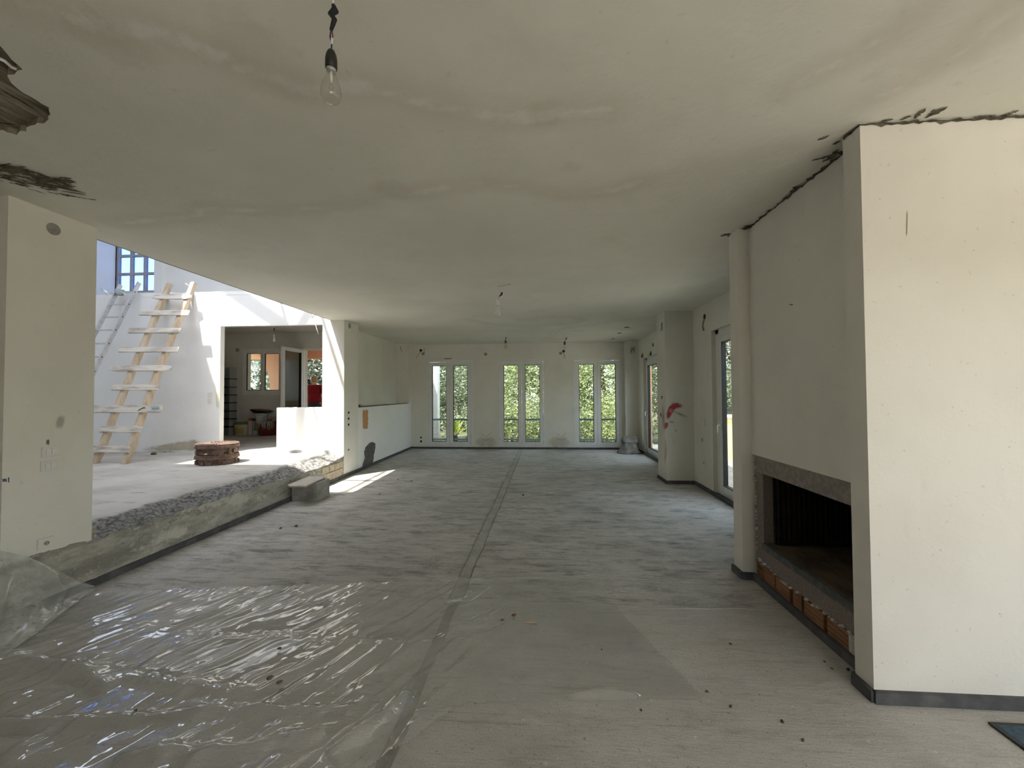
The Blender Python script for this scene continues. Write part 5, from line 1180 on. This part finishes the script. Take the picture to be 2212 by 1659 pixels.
P = at(557, 936, KY+.14); t = thing('yellow_tin', 'small yellow tin behind the grey packet', 'tin', P)
R = 5*PX; MB().lathe([(R,0),(R,22*PX),(R*1.04,22.3*PX),(R*1.04,23.2*PX),(R*.9,23.2*PX)], 18).build('tin_body', mat('ochre_tin', (.46,.30,.09), (.36,.2,.05), 16, rough=.45), t)
MB().lathe([(R*.88,22.8*PX),(R*.4,23*PX)], 18).build('lid', mat('tin_lid', (.35,.3,.2), rough=.4, metal=.5), t)
P = at(576); Rb = 15.5*PX; t = thing('plastic_basin', 'dark red plastic basin full of rags on the kitchen floor', 'basin', (P[0], P[1]+.05, ZU)); hb = 22*PX
MB().lathe([(Rb*.86,0),(Rb*.9,.01),(Rb,hb*.92),(Rb*1.05,hb*.93),(Rb*1.05,hb),(Rb*.96,hb),(Rb*.84,.03)], 28).build('basin_body', mat('dark_red_plastic', (.17,.014,.014), rough=.4, spec=.5), t, True)
MB().lathe([(Rb*.9,hb*.7),(Rb*.92,hb*.9),(Rb*.6,hb*1.02),(Rb*.2,hb*1.06)], 20).build('contents', mat('dark_rags', (.10,.03,.035), (.2,.06,.06), 14, rough=.95), t, True)
tm = thing('string_mop', 'grey string mop head hanging over the rim of the red basin', 'mop', (P[0]+.06, P[1]+.05, ZU+hb)); r = random.Random(9)
MB().lathe([(.03,.03),(.05,.05),(.05,.09),(.02,.11)], 14).build('mop_socket', mat('red_socket', (.25,.03,.04), rough=.5), tm, True)
for k in range(26):
    a = -pi/2+r.uniform(-1.0, 1.15); R1 = Rb*1.08
    MB().tube([(.03*cos(a),.03*sin(a),.05),(R1*.6*cos(a)-.03,R1*.6*sin(a),.055+.02*r.random()),(R1*cos(a)-.03,R1*sin(a)-.02,.0),(R1*1.06*cos(a)-.03,R1*1.06*sin(a)-.02,-.05-.13*r.random())], .009, 5).build('strand', mat('mop_string', (.36,.31,.28), (.28,.24,.21), 20, rough=1), tm, True)
# a box-stand behind the basin carries the upper tubs
P = at(572, 936, KY+.20); t = thing('storage_crate', 'dark crate behind the red basin carrying the white tub', 'crate', P)
zc_ = ony(566,914,KY+.16).z-ZU
cr = MB(); 
for k in range(4): cr.box(-.24, .24, -.10, -.085, .02+k*zc_/4, .02+k*zc_/4+zc_/5.5)
for k in range(4): MB().box(-.24, .24, -.10, -.085, .02+k*zc_/4, .02+k*zc_/4+zc_/5.5).build('slat', mat('dark_crate', (.05,.045,.04), (.08,.07,.06), 9, rough=.8), t)
for sx in (-.24, .225): MB().box(sx, sx+.015, -.085, .09, 0, zc_-.02).build('side', MATS['dark_crate'], t)
MB().box(-.25, .25, -.11, .10, zc_-.02, zc_).build('top', MATS['dark_crate'], t)
P2 = ony(565,905,KY+.17); b2 = bucket('white_tub', 'white plastic tub on the dark crate', 565, 21, 19, mat('white_tub', (.52,.52,.52), rough=.45), None, None, 905, KY+.17, ZU+zc_)
t = thing('roller_tray', 'black paint roller tray tilted on top of the white tub', 'tray', (ony(566,895,KY+.17).x, KY+.17, ZU+zc_+19*PX+.0))
v = [(-.26,-.12,.10),(.24,-.12,.045),(.24,.12,.045),(-.26,.12,.10),(-.17,-.08,.005),(.18,-.08,.0),(.18,.08,.0),(-.17,.08,.005)]
MB().add(v+[(a*.96, b_*.94, c+.006) for a, b_, c in v], [(0,1,5,4),(1,2,6,5),(2,3,7,6),(3,0,4,7),(4,5,6,7),(8,12,13,9),(9,13,14,10),(10,14,15,11),(11,15,12,8),(12,15,14,13),(0,8,9,1),(1,9,10,2),(2,10,11,3),(3,11,8,0)]).build('tray_body', BLACKP, t)
MB().add([(-.20,-.10,.098),(.22,-.10,.055),(.20,.10,.075),(-.16,.10,.115)], [(0,1,2,3)]).build('board_lid', mat('orange_board', (.36,.17,.09), (.28,.13,.07), 9, rough=.8), t)
P = at(588, 920, KY+.22)
t = thing('red_box', 'crimson and cream carton at the end of the pile beside the low white wall', 'carton', (P[0]+.02, P[1]+.02, ZU)); zz = ony(585,910,KY+.2).z-ZU
MB().box(-.10,.16,-.08,.08,0,zz).build('carton_body', mat('crimson_card', (.24,.03,.05), (.18,.02,.04), 9, rough=.8), t, bevel=.006)
MB().box(-.06,.08,-.07,.07,zz,zz+.12).build('carton_flap', mat('cream_card', (.42,.36,.30), rough=.8), t, bevel=.006)

# ================================================================== people outside the kitchen door
def skin_obj(name, verts, edges, radii, m, parent, root=0, sub=2):
    bm = bmesh.new(); L = bm.verts.layers.skin.verify(); vs = []
    for i, (v, q) in enumerate(zip(verts, radii)):
        b_ = bm.verts.new(v); b_[L].radius = q if isinstance(q, tuple) else (q, q); b_[L].use_root = (i == root); vs.append(b_)
    for a, c in edges: bm.edges.new((vs[a], vs[c]))
    me = bpy.data.meshes.new(name); bm.to_mesh(me); bm.free(); me.materials.append(m)
    o = bpy.data.objects.new(name, me); COL.objects.link(o); o.parent = parent
    s = o.modifiers.new('skin', 'SKIN'); s.use_smooth_shade = True
    d = o.modifiers.new('sub', 'SUBSURF'); d.levels = sub; d.render_levels = sub; return o
def person(label, loc, rz, h, topm, legm, hairm, broad=1.0, arm_out=.06, head_turn=0):
    t = thing('person', label, 'person', loc, rz); k = h/1.7
    S = lambda l: [tuple(c*k for c in p) for p in l]
    V = [(0,0,.95),(0,.0,1.08),(0,-.01,1.22),(0,-.01,1.38),(0,0,1.45),(0,.015,1.52)]           # 0-5 pelvis..neck ; faces +Y
    Rr = [(.15,.11),(.145,.105),(.16,.11),(.13,.09),(.06,.06),(.055,.055)]
    Ed = [(0,1),(1,2),(2,3),(3,4),(4,5)]
    def add(p, q, par): V.append(p); Rr.append(q); Ed.append((par, len(V)-1)); return len(V)-1
    for s in (-1, 1):
        hip = add((s*.10,0,.88), .10, 0); kn = add((s*.11,.02,.48), .062, hip); an = add((s*.11,-.01,.09), .04, kn); add((s*.12,.12,.03), .035, an)
        sh = add((s*.17*broad,0,1.40), .062, 3); el = add((s*(.23+arm_out)*broad,-.02,1.12), .046, sh); wr = add((s*(.20+arm_out)*broad,.16,.98), .03, el)
        pm = add((s*(.19+arm_out)*broad,.23,.97), (.036,.02), wr)
        for f, (dx, dl) in enumerate(((-.024,.06),(-.008,.075),(.008,.07),(.023,.055))):
            q1 = add((s*(.19+arm_out)*broad+dx,.25+dl*.45,.955), .0085, pm); add((s*(.19+arm_out)*broad+dx,.25+dl*.8,.925), .0075, q1)
        th_ = add((s*(.155+arm_out)*broad,.23,.95), .010, pm); add((s*(.145+arm_out)*broad,.26,.935), .009, th_)
    sk = mat('skin', (.55,.34,.25), (.50,.30,.22), 14, rough=.6)
    skin_obj('body', S(V), Ed, [tuple(c*k for c in (q if isinstance(q, tuple) else (q, q))) for q in Rr], sk, t)
    # head with face
    hd = bpy.data.objects.new('head', None); COL.objects.remove if False else None
    b_ = MB(); prof = []
    n = 24; rings = [(1.49,.055,.055,.0),(1.52,.066,.075,.01),(1.56,.074,.09,.012),(1.61,.078,.097,.008),(1.66,.074,.093,.0),(1.69,.055,.07,-.005),(1.705,.02,.03,-.005)]
    m_ = Matrix.Rotation(head_turn, 3, 'Z')
    vs = []
    for z, rx, ry, oy in rings:
        for q in range(n):
            a = 2*pi*q/n; v = m_ @ Vector((rx*cos(a), oy+ry*sin(a), 0)); vs.append((v.x*k, v.y*k, z*k))
    fs = [(i*n+q, i*n+(q+1) % n, (i+1)*n+(q+1) % n, (i+1)*n+q) for i in range(len(rings)-1) for q in range(n)]+[tuple(range(n))[::-1], tuple(range((len(rings)-1)*n, len(rings)*n))]
    head = b_.add(vs, fs).build('head', sk, t, True)
    H_ = lambda x, y, z: tuple(c*k for c in (*(m_ @ Vector((x, y, 0)))[:2], z))
    MB().tube([H_(0,.10,1.625),H_(0,.125,1.585),H_(0,.10,1.575)], [.008*k,.014*k,.008*k], 8).build('nose', sk, head, True)
    for s in (-1, 1):
        MB().lathe([(.003*k,-.02*k),(.014*k,-.01*k),(.016*k,.012*k),(.004*k,.022*k)], 10, H_(s*.08,.0,1.60)).build('ear', sk, head, True)
        MB().lathe([(.002*k,-.008*k),(.010*k,0),(.002*k,.008*k)], 10, H_(s*.03,.094,1.615)).build('eye', BLACKP, head, True)
    MB().tube([H_(-.022,.098,1.55),H_(0,.104,1.548),H_(.022,.098,1.55)], .005*k, 6).build('mouth', mat('lips', (.4,.16,.14), rough=.6), head, True)
    hv = []; hr = [(1.53,.088,.068,-.045),(1.57,.096,.092,-.03),(1.62,.098,.102,-.022),(1.67,.094,.104,-.012),(1.71,.072,.082,-.006),(1.728,.03,.035,-.006)]
    for z, rx, ry, oy in hr:
        for q in range(n):
            a = 2*pi*q/n; v = m_ @ Vector((rx*cos(a), oy+ry*sin(a), 0)); hv.append((v.x*k, v.y*k, z*k))
    fs = [(i*n+q, i*n+(q+1) % n, (i+1)*n+(q+1) % n, (i+1)*n+q) for i in range(len(hr)-1) for q in range(n)]+[tuple(range(n))[::-1], tuple(range((len(hr)-1)*n, len(hr)*n))]
    MB().add(hv, fs).build('hair', hairm, t, True)
    # clothes follow the body
    V2 = [(0,0,.86),(0,0,.95),(0,0,1.08),(0,-.01,1.22),(0,-.01,1.37),(0,.0,1.44)]; R2 = [(.19*broad,.145),(.19*broad,.145),(.185*broad,.14),(.19*broad,.14),(.165*broad,.11),(.075,.075)]
    E2 = [(0,1),(1,2),(2,3),(3,4),(4,5)]
    for s in (-1, 1):
        i0 = len(V2); V2 += [(s*.185*broad,0,1.385),(s*(.25+arm_out)*broad,-.02,1.12),(s*(.21+arm_out)*broad,.14,.985)]; R2 += [.085,.072,.05]; E2 += [(4,i0),(i0,i0+1),(i0+1,i0+2)]
    skin_obj('jumper', S(V2), E2, [tuple(c*k for c in (q if isinstance(q, tuple) else (q, q))) for q in R2], topm, t, 2)
    V3 = [(0,0,.97),(0,0,.88)]; R3 = [(.165*broad,.125),(.17*broad,.13)]; E3 = [(0,1)]
    for s in (-1, 1):
        i0 = len(V3); V3 += [(s*.105,0,.80),(s*.112,.02,.48),(s*.112,-.01,.12)]; R3 += [.118,.085,.068]; E3 += [(1,i0),(i0,i0+1),(i0+1,i0+2)]
    skin_obj('trousers', S(V3), E3, [tuple(c*k for c in (q if isinstance(q, tuple) else (q, q))) for q in R3], legm, t, 1)
    for s in (-1, 1):
        MB().lathe([(.05*k,0),(.055*k,.02*k),(.045*k,.06*k),(.03*k,.09*k)], 14, (s*.115*k,.05*k,0)).build('shoe', BLACKP, t, True)
    return t
hp = ony(676,812,11.05); ph_ = hp.z-(ZU-.02)
person('person in dark red jumper with short fair hair, back turned, outside the kitchen door', (hp.x+.05, 11.05, ZU-.02), .0, ph_/1.728*1.7, mat('red_wool', (.20,.006,.010), (.15,.004,.008), 30, rough=.95), mat('dark_cloth', (.03,.03,.035), rough=.95), mat('fair_hair', (.33,.24,.12), (.22,.15,.07), 30, rough=.7, stretch=(8,8,1)), 1.12, .07)
hq = ony(664,818,11.6); 
person('dark-haired person half hidden behind the red jumper', (hq.x, 11.6, ZU-.02), 2.6, (hq.z-(ZU-.02))/1.728*1.7, mat('pink_cloth', (.42,.25,.22), rough=.95), MATS['dark_cloth'], mat('black_hair', (.012,.010,.009), rough=.5), .95, .02)
